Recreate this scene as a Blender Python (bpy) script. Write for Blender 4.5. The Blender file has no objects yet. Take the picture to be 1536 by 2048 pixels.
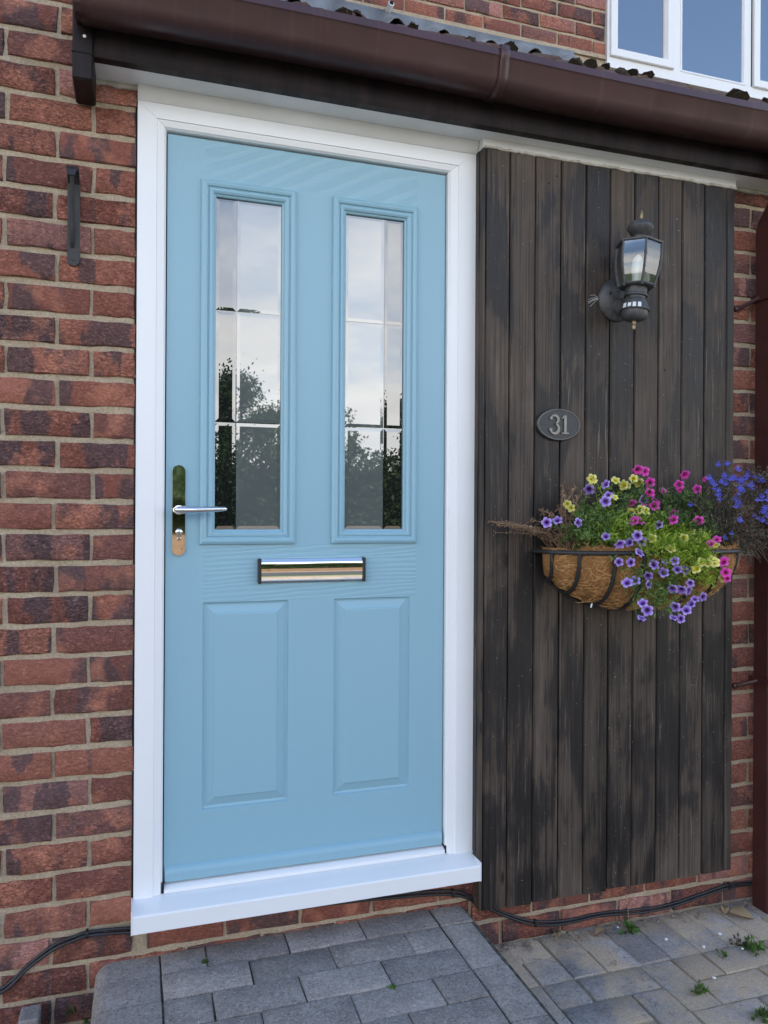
import bpy, bmesh, math, random
import numpy as np
from mathutils import Vector, Matrix

random.seed(7); np.random.seed(7)
PI = math.pi
scene = bpy.context.scene
COL = scene.collection

# ------------------------------------------------------------------ camera
F_PX, YAW, ROLL = 1530.0, math.radians(17.9), 0.0056      # in pixels of the 1536 x 2048 photograph
CAM = Vector((0.0, -2.0, 1.25))
FW = Vector((math.sin(YAW), math.cos(YAW), 0)); R0 = Vector((math.cos(YAW), -math.sin(YAW), 0)); U0 = Vector((0, 0, 1))
UPV = (U0 - ROLL*R0).normalized(); RTV = (R0 + ROLL*U0).normalized()
cd = bpy.data.cameras.new('camera'); cam = bpy.data.objects.new('camera', cd); COL.objects.link(cam)
cd.sensor_fit = 'VERTICAL'; cd.sensor_height = 36.0; cd.lens = F_PX/2048*36.0
cd.clip_start = 0.02; cd.clip_end = 2000
m = Matrix((( RTV.x, UPV.x, -FW.x, CAM.x), (RTV.y, UPV.y, -FW.y, CAM.y), (RTV.z, UPV.z, -FW.z, CAM.z), (0, 0, 0, 1)))
cam.matrix_world = m
scene.camera = cam

def P(x, y, Y=0.0):
    """photo pixel -> point on the plane at depth Y (parallel to the facade)"""
    d = FW + RTV*((x-768)/F_PX) - UPV*((y-1024)/F_PX)
    return CAM + d*((Y-CAM.y)/d.y)
def PZ(x, y, Z=0.0):
    d = FW + RTV*((x-768)/F_PX) - UPV*((y-1024)/F_PX)
    return CAM + d*((Z-CAM.z)/d.z)

# ------------------------------------------------------------------ sky, sun, exposure
SUN_EL, SUN_AZ = math.radians(48), math.radians(14)
world = bpy.data.worlds.new('World'); scene.world = world; world.use_nodes = True
wt = world.node_tree; wt.nodes.clear()
def wn(t): return wt.nodes.new(t)
def wl(a, b): wt.links.new(a, b)
sky = wn('ShaderNodeTexSky'); sky.sky_type = 'NISHITA'; sky.sun_disc = False
sky.sun_elevation = SUN_EL; sky.sun_rotation = SUN_AZ; sky.air_density = 1.0; sky.dust_density = 0.3; sky.ozone_density = 1.6
tc = wn('ShaderNodeTexCoord'); sep = wn('ShaderNodeSeparateXYZ'); wl(tc.outputs['Generated'], sep.inputs[0])
za = wn('ShaderNodeMath'); za.operation = 'MAXIMUM'; wl(sep.outputs[2], za.inputs[0]); za.inputs[1].default_value = 0.0
zb = wn('ShaderNodeMath'); zb.operation = 'ADD'; wl(za.outputs[0], zb.inputs[0]); zb.inputs[1].default_value = 0.16
dx = wn('ShaderNodeMath'); dx.operation = 'DIVIDE'; wl(sep.outputs[0], dx.inputs[0]); wl(zb.outputs[0], dx.inputs[1])
dy = wn('ShaderNodeMath'); dy.operation = 'DIVIDE'; wl(sep.outputs[1], dy.inputs[0]); wl(zb.outputs[0], dy.inputs[1])
cb = wn('ShaderNodeCombineXYZ'); wl(dx.outputs[0], cb.inputs[0]); wl(dy.outputs[0], cb.inputs[1]); cb.inputs[2].default_value = 12.3
nz = wn('ShaderNodeTexNoise'); nz.inputs['Scale'].default_value = 0.75; nz.inputs['Detail'].default_value = 9; nz.inputs['Roughness'].default_value = 0.55
wl(cb.outputs[0], nz.inputs['Vector'])
rp = wn('ShaderNodeValToRGB'); rp.color_ramp.elements[0].position = 0.40; rp.color_ramp.elements[1].position = 0.62
cz_ = wn('ShaderNodeMath'); cz_.operation = 'MULTIPLY_ADD'; wl(za.outputs[0], cz_.inputs[0]); cz_.inputs[1].default_value = -.52; cz_.inputs[2].default_value = .19
cs_ = wn('ShaderNodeMath'); cs_.operation = 'ADD'; wl(nz.outputs['Fac'], cs_.inputs[0]); wl(cz_.outputs[0], cs_.inputs[1]); wl(cs_.outputs[0], rp.inputs[0])
nz2 = wn('ShaderNodeTexNoise'); nz2.inputs['Scale'].default_value = 1.7; nz2.inputs['Detail'].default_value = 5
wl(cb.outputs[0], nz2.inputs['Vector'])
cc = wn('ShaderNodeMix'); cc.data_type = 'RGBA'; wl(nz2.outputs['Fac'], cc.inputs[0])
cc.inputs[6].default_value = (4.4, 4.5, 4.7, 1); cc.inputs[7].default_value = (9.8, 9.6, 9.3, 1)
mx = wn('ShaderNodeMix'); mx.data_type = 'RGBA'
wl(rp.outputs[0], mx.inputs[0]); wl(sky.outputs[0], mx.inputs[6]); wl(cc.outputs[2], mx.inputs[7])
bg = wn('ShaderNodeBackground'); bg.inputs[1].default_value = 0.15; wl(mx.outputs[2], bg.inputs[0])
wo = wn('ShaderNodeOutputWorld'); wl(bg.outputs[0], wo.inputs[0])

sd = bpy.data.lights.new('sun', 'SUN'); sd.energy = 2.8; sd.angle = math.radians(0.53); sd.color = (1.0, 0.95, 0.87)
sun = bpy.data.objects.new('sun', sd); COL.objects.link(sun)
sdir = Vector((math.sin(SUN_AZ)*math.cos(SUN_EL), math.cos(SUN_AZ)*math.cos(SUN_EL), math.sin(SUN_EL)))
sun.rotation_euler = (-sdir).to_track_quat('-Z', 'Y').to_euler(); sun.location = (0, 0, 30)

vs = scene.view_settings
vs.view_transform = 'Standard'; vs.look = 'None'; vs.gamma = 1.0; vs.exposure = 1.55; vs.use_curve_mapping = False

# ------------------------------------------------------------------ material helpers
class NT:
    def __init__(s, name):
        s.m = bpy.data.materials.new(name); s.m.use_nodes = True; s.t = s.m.node_tree; s.t.nodes.clear()
        s.out = s.t.nodes.new('ShaderNodeOutputMaterial')
        s.b = s.t.nodes.new('ShaderNodeBsdfPrincipled'); s.t.links.new(s.b.outputs[0], s.out.inputs[0])
        s.tc = s.t.nodes.new('ShaderNodeTexCoord'); s.oi = s.t.nodes.new('ShaderNodeObjectInfo')
    def n(s, t): return s.t.nodes.new(t)
    def set(s, inp, v):
        if hasattr(v, 'is_linked') or isinstance(v, bpy.types.NodeSocket): s.t.links.new(v, inp)
        elif isinstance(v, (tuple, list)) and len(v) == 3 and inp.type == 'RGBA': inp.default_value = (*v, 1)
        else: inp.default_value = v
    def math(s, op, a, b=0.0, clamp=False):
        x = s.n('ShaderNodeMath'); x.operation = op; x.use_clamp = clamp; s.set(x.inputs[0], a); s.set(x.inputs[1], b); return x.outputs[0]
    def vmath(s, op, a, b):
        x = s.n('ShaderNodeVectorMath'); x.operation = op; s.set(x.inputs[0], a); s.set(x.inputs[1], b); return x.outputs[0]
    def noise(s, vec, scale, detail=3, rough=0.5, dist=0.0):
        x = s.n('ShaderNodeTexNoise'); s.set(x.inputs['Vector'], vec); x.inputs['Scale'].default_value = scale
        x.inputs['Detail'].default_value = detail; x.inputs['Roughness'].default_value = rough; x.inputs['Distortion'].default_value = dist
        return x.outputs['Fac']
    def voro(s, vec, scale):
        x = s.n('ShaderNodeTexVoronoi'); s.set(x.inputs['Vector'], vec); x.inputs['Scale'].default_value = scale; return x.outputs['Distance']
    def wave(s, vec, scale, dist, detail=2, dscale=1.0, dirn='X'):
        x = s.n('ShaderNodeTexWave'); s.set(x.inputs['Vector'], vec); x.bands_direction = dirn
        x.inputs['Scale'].default_value = scale; x.inputs['Distortion'].default_value = dist; x.inputs['Detail'].default_value = detail
        x.inputs['Detail Scale'].default_value = dscale; return x.outputs['Fac']
    def ramp(s, fac, stops, interp='LINEAR'):
        x = s.n('ShaderNodeValToRGB'); cr = x.color_ramp; cr.interpolation = interp
        while len(cr.elements) < len(stops): cr.elements.new(0.5)
        for e, (p, c) in zip(cr.elements, stops):
            e.position = p; e.color = (*c, 1) if isinstance(c, tuple) else (c, c, c, 1)
        s.set(x.inputs[0], fac); return x.outputs[0]
    def mix(s, fac, a, b, mode='MIX'):
        x = s.n('ShaderNodeMix'); x.data_type = 'RGBA'; x.blend_type = mode
        s.set(x.inputs[0], fac); s.set(x.inputs[6], a); s.set(x.inputs[7], b); return x.outputs[2]
    def scalev(s, vec, sc): return s.vmath('MULTIPLY', vec, sc)
    def bump(s, h, strength, dist=0.002, prev=None):
        x = s.n('ShaderNodeBump'); s.set(x.inputs['Height'], h); x.inputs['Strength'].default_value = strength
        x.inputs['Distance'].default_value = dist
        if prev is not None: s.set(x.inputs['Normal'], prev)
        return x.outputs[0]
    def objvec(s, k=(37.0, 91.0, 53.0)):
        """object coordinates shifted by the object's own random number"""
        off = s.n('ShaderNodeVectorMath'); off.operation = 'SCALE'; off.inputs[0].default_value = k; s.set(off.inputs['Scale'], s.oi.outputs['Random'])
        return s.vmath('ADD', s.tc.outputs['Object'], off.outputs[0])
    def fin(s, color=None, rough=None, normal=None, metal=None, ior=None, spec=None):
        if color is not None: s.set(s.b.inputs['Base Color'], color)
        if rough is not None: s.set(s.b.inputs['Roughness'], rough)
        if normal is not None: s.set(s.b.inputs['Normal'], normal)
        if metal is not None: s.b.inputs['Metallic'].default_value = metal
        if ior is not None: s.b.inputs['IOR'].default_value = ior
        if spec is not None: s.b.inputs['Specular IOR Level'].default_value = spec
        return s.m

M = {}
def brick_mat(name, island):
    t = NT(name)
    if island:
        g = t.n('ShaderNodeNewGeometry'); rnd = g.outputs['Random Per Island']
        off = t.n('ShaderNodeVectorMath'); off.operation = 'SCALE'; off.inputs[0].default_value = (37., 91., 53.); t.set(off.inputs['Scale'], rnd)
        v = t.vmath('ADD', t.tc.outputs['Object'], off.outputs[0])
    else:
        rnd = t.oi.outputs['Random']; v = t.objvec()
    base = t.ramp(rnd, [(0.0, (.160, .064, .052)), (.16, (.27, .098, .070)), (.30, (.185, .080, .068)), (.44, (.33, .130, .090)),
                        (.56, (.215, .075, .055)), (.68, (.40, .160, .105)), (.78, (.24, .088, .066)), (.88, (.43, .205, .170)), (1.0, (.145, .068, .062))])
    rnd2 = t.math('FRACT', t.math('MULTIPLY', rnd, 17.31)); rnd3 = t.math('FRACT', t.math('MULTIPLY', rnd, 43.7))
    # kiss marks: dark purple bands across the brick, with ragged borders
    warp = t.noise(v, 60, 3); vx = t.vmath('ADD', t.scalev(v, (1, 1, .28)), t.scalev(t.ramp(warp, [(0, 0.0), (1, 1.0)]), (.018, .0, .03)))
    band = t.noise(vx, 13, 1.5)
    thr = t.math('ADD', .44, t.math('MULTIPLY', rnd2, .20))
    bf = t.math('MULTIPLY', t.math('SUBTRACT', band, thr), 26); bf = t.math('MINIMUM', t.math('MAXIMUM', bf, 0.), .82)
    c = t.mix(bf, base, (.098, .064, .068))
    hot = t.ramp(t.noise(v, 12, 3), [(.54, 0.), (.68, .8)]); c = t.mix(hot, c, (.45, .180, .115))
    # dragged face: torn ridges and pits, light and shade put into the colour
    ridge = t.noise(t.scalev(v, (1., 1., 1.9)), 115, 5, .68, .9); pit = t.noise(t.vmath('ADD', v, (9., 2., 4.)), 120, 5, .7)
    rough = t.math('ADD', .40, t.math('MULTIPLY', rnd3, .60))
    c = t.mix(rough, c, t.mix(1., c, t.ramp(ridge, [(.30, .25), (.5, 1.0), (.66, 2.1)]), 'MULTIPLY'))
    c = t.mix(t.math('MULTIPLY', rough, t.ramp(ridge, [(.60, 0.), (.72, .75)])), c, (.56, .33, .24))
    c = t.mix(t.math('MULTIPLY', rough, t.ramp(pit, [(.28, .8), (.40, 0.)])), c, (.055, .032, .030))
    pale = t.ramp(t.noise(t.vmath('ADD', v, (5., 3., 1.)), 26, 5, .75), [(.66, 0.), (.76, .6)]); c = t.mix(pale, c, (.52, .42, .34))
    hgt = t.math('MULTIPLY', t.math('ADD', ridge, t.math('MULTIPLY', pit, .7)), rough)
    return t.fin(c, .88, t.bump(hgt, 1.0, .009), spec=.3)
M['brick'] = brick_mat('brick', False); M['brickwork'] = brick_mat('brickwork', True)

t = NT('mortar'); v = t.tc.outputs['Object']
c = t.ramp(t.noise(v, 9, 4, .6), [(.3, (.47, .375, .265)), (.55, (.58, .475, .345)), (.75, (.64, .54, .41))])
c = t.mix(t.ramp(t.noise(v, 150, 4, .7), [(.42, .45), (.56, 0.)]), c, (.28, .22, .15))
c = t.mix(t.ramp(t.noise(v, 34, 5, .75), [(.58, 0.), (.70, .7)]), c, (.62, .56, .46))
c = t.mix(t.ramp(t.noise(v, 5, 5, .7), [(.55, 0.), (.70, .35)]), c, (.24, .20, .14))
M['mortar'] = t.fin(c, .95, t.bump(t.noise(v, 120, 6, .75), 1., .007), spec=.2)

t = NT('blue_door_paint'); v = t.tc.outputs['Object']
M['door'] = t.fin((.262, .452, .548), .34, t.bump(t.noise(t.scalev(v, (140, 140, 6)), 1.0, 4, .6), .28, .0009))
def grain_mat(name, ang, sc, strength):
    # oak-like cathedral grain pressed into the rails
    t = NT(name); v = t.tc.outputs['Object']; vr = t.n('ShaderNodeVectorRotate'); vr.rotation_type = 'Y_AXIS'; vr.inputs['Angle'].default_value = math.radians(ang); t.set(vr.inputs['Vector'], v)
    g = t.wave(t.scalev(vr.outputs[0], sc), 3.0, 6.5, 2, .9, 'Z')
    mask = t.ramp(t.noise(v, 3.5, 2), [(.35, .35), (.6, 1.)])
    h = t.math('ADD', t.math('MULTIPLY', t.ramp(g, [(.15, 0.), (.85, 1.)]), mask), t.math('MULTIPLY', t.noise(t.scalev(v, (8, 8, 160)), 1.0, 4), .25))
    return t.fin((.262, .452, .548), t.ramp(g, [(.3, .26), (.7, .50)]), t.bump(h, strength, .0022))
M['grain_top'] = grain_mat('blue_door_swirl_grain', 24, (1.2, 1.0, 3.2), .55)
M['grain_mid'] = grain_mat('blue_door_fine_grain', 3, (2.0, 1.0, 9.0), .25)

t = NT('white_plastic'); v = t.tc.outputs['Object']
c = t.mix(t.ramp(t.noise(v, 5, 4, .6), [(.35, 0.), (.8, .35)]), (.83, .84, .85), (.76, .765, .75))
M['white'] = t.fin(c, .28, t.bump(t.noise(t.scalev(v, (60, 60, 3)), 1.0, 2), .05, .0006))
t = NT('soffit_white'); v = t.tc.outputs['Object']
c = t.mix(t.ramp(t.noise(v, 4, 5, .65), [(.35, 0.), (.75, 1.)]), (.80, .80, .79), (.68, .665, .63))
M['soffit'] = t.fin(c, .38)
t = NT('sealant'); v = t.tc.outputs['Object']
M['sealant'] = t.fin(t.ramp(t.noise(v, 45, 4), [(.3, (.34, .31, .25)), (.7, (.56, .53, .46))]), .7, t.bump(t.noise(v, 60, 3), .6, .004))

t = NT('brown_gutter_plastic'); v = t.tc.outputs['Object']
c = t.ramp(t.noise(t.scalev(v, (6, 30, 3)), 1.0, 5, .6), [(.3, (.046, .019, .018)), (.7, (.070, .031, .030))])
streak = t.ramp(t.noise(t.scalev(v, (70, 2, 2)), 1.0, 3), [(.58, 0.), (.75, .35)]); c = t.mix(streak, c, (.11, .062, .058))
M['gutter'] = t.fin(c, t.ramp(t.noise(v, 14, 4), [(.3, .30), (.7, .48)]), t.bump(t.noise(v, 3, 2), .08, .01))
t = NT('dark_fascia_paint'); v = t.tc.outputs['Object']
c = t.ramp(t.noise(t.scalev(v, (30, 5, 4)), 1.0, 4, .6), [(.35, (.007, .005, .0055)), (.7, (.020, .012, .013))])
M['fascia'] = t.fin(c, t.ramp(t.noise(t.scalev(v, (40, 5, 5)), 1.0, 3), [(.3, .38), (.7, .6)]), spec=.22)
t = NT('maroon_pipe_paint'); v = t.tc.outputs['Object']
c = t.ramp(t.noise(v, 6, 5, .65), [(.3, (.040, .011, .010)), (.7, (.062, .020, .018))])
c = t.mix(t.ramp(t.noise(v, 150, 2), [(.74, 0.), (.78, .6)]), c, (.25, .16, .13))
M['pipe'] = t.fin(c, .42)

t = NT('stained_timber'); v = t.objvec()
fine = t.noise(t.scalev(v, (190, 190, 2.0)), 1.0, 4, .65); vfine = t.noise(t.scalev(v, (420, 420, 6)), 1.0, 3, .6)
strk = t.math('SUBTRACT', t.noise(t.scalev(v, (150, 150, 3.4)), 1.0, 4, .65), .5)
patch = t.math('ADD', t.noise(t.scalev(v, (5.5, 5.5, 2.3)), 1.0, 4, .58, .4), t.math('MULTIPLY', strk, .34))
tone = t.ramp(t.oi.outputs['Random'], [(0, .78), (.5, 1.), (1, 1.18)])
c = t.ramp(patch, [(.40, (.017, .0145, .0140)), (.47, (.027, .022, .0195)), (.50, (.064, .048, .037)), (.62, (.096, .074, .057)), (.74, (.135, .108, .085))])
c = t.mix(1., c, tone, 'MULTIPLY')
c = t.mix(t.ramp(fine, [(.36, .62), (.56, 0.)]), c, (.016, .0135, .013))
c = t.mix(t.ramp(vfine, [(.60, 0.), (.72, .45)]), c, (.13, .105, .085))
worn = t.math('MULTIPLY', t.ramp(t.noise(t.scalev(v, (120, 120, 4.0)), 1.0, 4, .7), [(.58, 0.), (.66, 1.)]), t.ramp(t.noise(t.scalev(v, (12, 12, 3)), 1.0, 3), [(.52, 0.), (.62, 1.)]))
c = t.mix(t.math('MULTIPLY', worn, .6), c, (.21, .17, .13))
knot = t.ramp(t.voro(t.scalev(v, (11, 11, 3.4)), 1.0), [(.05, 1.), (.085, 0.)]); c = t.mix(t.math('MULTIPLY', knot, .85), c, (.009, .0075, .007))
spk = t.ramp(t.noise(v, 190, 1), [(.78, 0.), (.79, .85)]); c = t.mix(spk, c, (.42, .38, .33))
r = t.ramp(patch, [(.40, .40), (.60, .66)])
M['timber'] = t.fin(c, r, t.bump(t.math('ADD', t.math('ADD', fine, t.math('MULTIPLY', vfine, .4)), t.math('MULTIPLY', worn, -.8)), .6, .0018), spec=.28)
t = NT('timber_end'); M['timber_dark'] = t.fin((.012, .0105, .010), .6)

def paver_mat(name, sand, pale):
    t = NT(name); v = t.objvec(); w = t.tc.outputs['Object']
    g = t.n('ShaderNodeNewGeometry'); wp = g.outputs['Position']
    k = pale*1.68
    c = t.ramp(t.noise(v, 13, 5, .65), [(.3, (.128*k, .116*k, .107*k)), (.55, (.174*k, .158*k, .146*k)), (.78, (.234*k, .210*k, .190*k))])
    tone = t.ramp(t.oi.outputs['Random'], [(0, .82), (.5, 1.0), (1, 1.16)]); c = t.mix(1., c, tone, 'MULTIPLY')
    c = t.mix(t.ramp(t.noise(v, 170, 3, .6), [(.56, 0.), (.68, .75)]), c, (.44, .42, .39)); c = t.mix(1., c, t.ramp(t.noise(v, 90, 5, .75), [(.3, .72), (.7, 1.28)]), 'MULTIPLY')
    c = t.mix(t.ramp(t.noise(t.vmath('ADD', v, (3., 8., 1.)), 190, 3), [(.32, .75), (.42, 0.)]), c, (.075, .07, .068))
    if sand:
        s1 = t.noise(wp, 3.4, 6, .68, .35); s2 = t.noise(wp, 60, 4, .7)
        sf = t.ramp(t.math('ADD', s1, t.math('MULTIPLY', t.math('SUBTRACT', s2, .5), .22)), [(.43, 0.), (.55, .92)])
        c = t.mix(sf, c, t.ramp(t.noise(wp, 190, 4, .7), [(.3, (.36, .27, .18)), (.7, (.60, .475, .34))]))
    else:
        sf = t.ramp(t.noise(wp, 5.5, 6, .7), [(.60, 0.), (.75, .35)]); c = t.mix(sf, c, (.26, .245, .22))
    h = t.math('ADD', t.noise(v, 300, 4, .7), t.math('MULTIPLY', t.noise(v, 28, 3), .8))
    return t.fin(c, .86, t.bump(h, .55, .0028), spec=.35)
M['paver'] = paver_mat('grey_block', False, 1.0); M['paver_sandy'] = paver_mat('weathered_block', True, 1.28)
t = NT('joint_sand'); v = t.tc.outputs['Object']
c = t.ramp(t.noise(v, 22, 5, .7), [(.3, (.20, .155, .105)), (.55, (.40, .32, .22)), (.75, (.54, .44, .32))])
c = t.mix(t.ramp(t.noise(v, 6, 3), [(.55, 0.), (.7, .6)]), c, (.05, .06, .025))
M['sand'] = t.fin(c, .95, t.bump(t.noise(v, 160, 4, .7), 1., .006))
t = NT('joint_dark'); v = t.tc.outputs['Object']
M['joint'] = t.fin(t.ramp(t.noise(v, 60, 4), [(.4, (.035, .033, .028)), (.7, (.13, .115, .09))]), .95)

def glass_mat(name, base, rough, ior):
    t = NT(name); v = t.tc.outputs['Object']
    return t.fin(base, rough, t.bump(t.noise(v, 4.0, 2), .015, .004), ior=ior)
M['glass'] = glass_mat('door_glass', (.010, .012, .012), .0, 2.6)
M['glass_frost'] = glass_mat('door_glass_backed', (.115, .13, .128), .012, 2.8)
M['glass_win'] = glass_mat('window_glass', (.012, .014, .018), .0, 3.6)
t = NT('lantern_glass'); tr = t.n('ShaderNodeBsdfTransparent'); gl = t.n('ShaderNodeBsdfGlossy'); gl.inputs['Roughness'].default_value = .03
fr = t.n('ShaderNodeFresnel'); fr.inputs[0].default_value = 2.2; ms = t.n('ShaderNodeMixShader')
tr.inputs[0].default_value = (.86, .88, .87, 1)
t.t.links.new(fr.outputs[0], ms.inputs[0]); t.t.links.new(tr.outputs[0], ms.inputs[1]); t.t.links.new(gl.outputs[0], ms.inputs[2]); t.t.links.new(ms.outputs[0], t.out.inputs[0])
M['lantern_glass'] = t.m
def simple(name, col, rough, metal=0., bumpk=0., bscale=80, var=.0):
    t = NT(name); v = t.tc.outputs['Object']
    c = col
    if var:
        a = tuple(x*(1-var) for x in col); b = tuple(min(1, x*(1+var)) for x in col)
        c = t.ramp(t.noise(v, bscale*.4, 4, .65), [(.3, a), (.7, b)])
    nrm = t.bump(t.noise(v, bscale, 4, .6), bumpk, .002) if bumpk else None
    return t.fin(c, rough, nrm, metal)
M['chrome'] = simple('chrome', (.78, .77, .75), .035, 1.0)
M['chrome_soft'] = simple('satin_chrome', (.72, .72, .72), .12, 1.0)
M['black_plastic'] = simple('black_plastic', (.014, .014, .015), .4)
M['gap'] = simple('dark_gap', (.008, .008, .009), .9)
M['cable'] = simple('black_cable', (.020, .021, .024), .42, var=.4, bscale=60)
M['iron'] = simple('black_iron', (.022, .022, .023), .5, bumpk=.35, bscale=160, var=.35)
M['lantern'] = simple('weathered_pewter', (.060, .060, .062), .48, bumpk=.3, bscale=120, var=.45)
M['brass'] = simple('dull_brass', (.27, .22, .13), .42, .6, var=.3)
M['bulb'] = simple('opal_bulb', (.78, .80, .80), .25)
M['lens'] = simple('sensor_lens', (.72, .74, .75), .3)
M['plaque'] = simple('slate_plaque', (.030, .031, .034), .42, bumpk=.25, bscale=300, var=.2)
M['pewter'] = simple('pewter_digit', (.22, .21, .19), .38, .6, var=.2)
M['plaque_rim'] = simple('worn_plaque_rim', (.13, .125, .115), .4, .5, var=.3)
M['lead'] = simple('lead_sheet', (.24, .265, .285), .55, bumpk=.5, bscale=14, var=.35)
M['tile'] = simple('brown_concrete_tile', (.13, .085, .07), .9, bumpk=.7, bscale=120, var=.45)
M['moss'] = simple('dark_moss', (.035, .026, .016), 1.0, bumpk=1., bscale=180, var=.6)
M['roof'] = simple('roof_tile_far', (.11, .07, .055), .9, bumpk=.5, bscale=8, var=.3)
M['wood_raw'] = simple('driftwood', (.30, .235, .165), .85, var=.3)
t = NT('coir'); v = t.tc.outputs['Object']
f1 = t.noise(t.scalev(v, (1, 1, 2.3)), 130, 6, .72, 2.5); f2 = t.noise(v, 16, 4, .6)
c = t.ramp(f1, [(.30, (.17, .075, .023)), (.5, (.42, .205, .072)), (.72, (.60, .345, .15))])
c = t.mix(t.ramp(f2, [(.35, .45), (.6, 0.)]), c, (.17, .08, .03))
M['coir'] = t.fin(c, .95, t.bump(f1, 1., .006), spec=.2)
M['fibre'] = simple('coir_fibre', (.58, .33, .13), .8, var=.35, bscale=40)
M['soil'] = simple('potting_soil', (.030, .022, .015), 1., bumpk=1., bscale=90, var=.5)

def leaf_mat(name, c0, c1, c2, trans=.25, rough=.5):
    t = NT(name); g = t.n('ShaderNodeNewGeometry'); r = g.outputs['Random Per Island']
    c = t.ramp(r, [(0, c0), (.5, c1), (1, c2)])
    t.fin(c, rough, spec=.35)
    tl = t.n('ShaderNodeBsdfTranslucent'); t.set(tl.inputs[0], c); ms = t.n('ShaderNodeMixShader'); ms.inputs[0].default_value = trans
    t.t.links.new(t.b.outputs[0], ms.inputs[1]); t.t.links.new(tl.outputs[0], ms.inputs[2]); t.t.links.new(ms.outputs[0], t.out.inputs[0])
    return t.m
M['leaf_lime'] = leaf_mat('lime_leaf', (.17, .28, .028), (.31, .46, .045), (.46, .56, .10), .4)
M['leaf_mid'] = leaf_mat('mid_green_leaf', (.075, .14, .032), (.14, .235, .050), (.26, .35, .11), .3)
M['leaf_dark'] = leaf_mat('dark_green_leaf', (.045, .090, .028), (.095, .17, .048), (.19, .27, .09), .3)
M['leaf_lobelia'] = leaf_mat('lobelia_stem', (.018, .015, .010), (.055, .050, .028), (.24, .20, .15), .15)
M['leaf_dead'] = leaf_mat('withered_stem', (.17, .095, .055), (.30, .185, .105), (.42, .30, .20), .2)
M['leaf_hedge'] = leaf_mat('hedge_leaf', (.018, .036, .010), (.034, .065, .017), (.065, .105, .03), .2)
M['leaf_weed'] = leaf_mat('weed_leaf', (.05, .12, .025), (.09, .19, .035), (.15, .26, .06), .3)
M['leaf_dry'] = leaf_mat('dry_leaf', (.38, .25, .12), (.46, .32, .17), (.52, .38, .22), .2)
def petal_mat(name, centre, inner, outer):
    t = NT(name); v = t.tc.outputs['Object']
    s = t.n('ShaderNodeSeparateXYZ'); t.set(s.inputs[0], v)
    rr = t.math('SQRT', t.math('ADD', t.math('POWER', s.outputs[0], 2.), t.math('POWER', s.outputs[1], 2.)))
    rr = t.math('ADD', rr, t.math('MULTIPLY', t.math('SUBTRACT', t.noise(v, 700, 2), .5), .003))
    c = t.ramp(t.math('MULTIPLY', rr, 1/.016), [(.06, centre), (.20, centre), (.40, inner), (.74, outer), (1.0, outer)])
    c = t.mix(1., c, t.ramp(t.oi.outputs['Random'], [(0, .62), (.35, .9), (1, 1.12)]), 'MULTIPLY')
    t.fin(c, .55, spec=.3)
    tl = t.n('ShaderNodeBsdfTranslucent'); t.set(tl.inputs[0], c); ms = t.n('ShaderNodeMixShader'); ms.inputs[0].default_value = .3
    t.t.links.new(t.b.outputs[0], ms.inputs[1]); t.t.links.new(tl.outputs[0], ms.inputs[2]); t.t.links.new(ms.outputs[0], t.out.inputs[0])
    return t.m
M['violet'] = petal_mat('violet_petal', (.09, .018, .22), (.26, .12, .56), (.54, .41, .86))
M['pink'] = petal_mat('pink_petal', (.40, .008, .16), (.82, .045, .44), (.86, .13, .60))
M['yellow'] = petal_mat('yellow_petal', (.66, .50, .012), (.82, .76, .10), (.86, .84, .34))
M['blue'] = petal_mat('lobelia_petal', (.17, .18, .78), (.13, .15, .78), (.17, .20, .84))

t = NT('lawn_ground'); v = t.tc.outputs['Object']
M['lawn'] = t.fin(t.ramp(t.noise(v, 2.5, 6, .7), [(.3, (.045, .075, .018)), (.6, (.085, .12, .03)), (.8, (.15, .145, .05))]), .95)
M['gravel'] = simple('tan_gravel', (.26, .19, .125), .95, bumpk=.6, bscale=30, var=.25)
M['asphalt'] = simple('asphalt', (.055, .055, .056), .9, bumpk=.4, bscale=60, var=.2)
M['fence_wood'] = simple('fence_timber', (.19, .12, .068), .85, var=.3, bscale=20)

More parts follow.
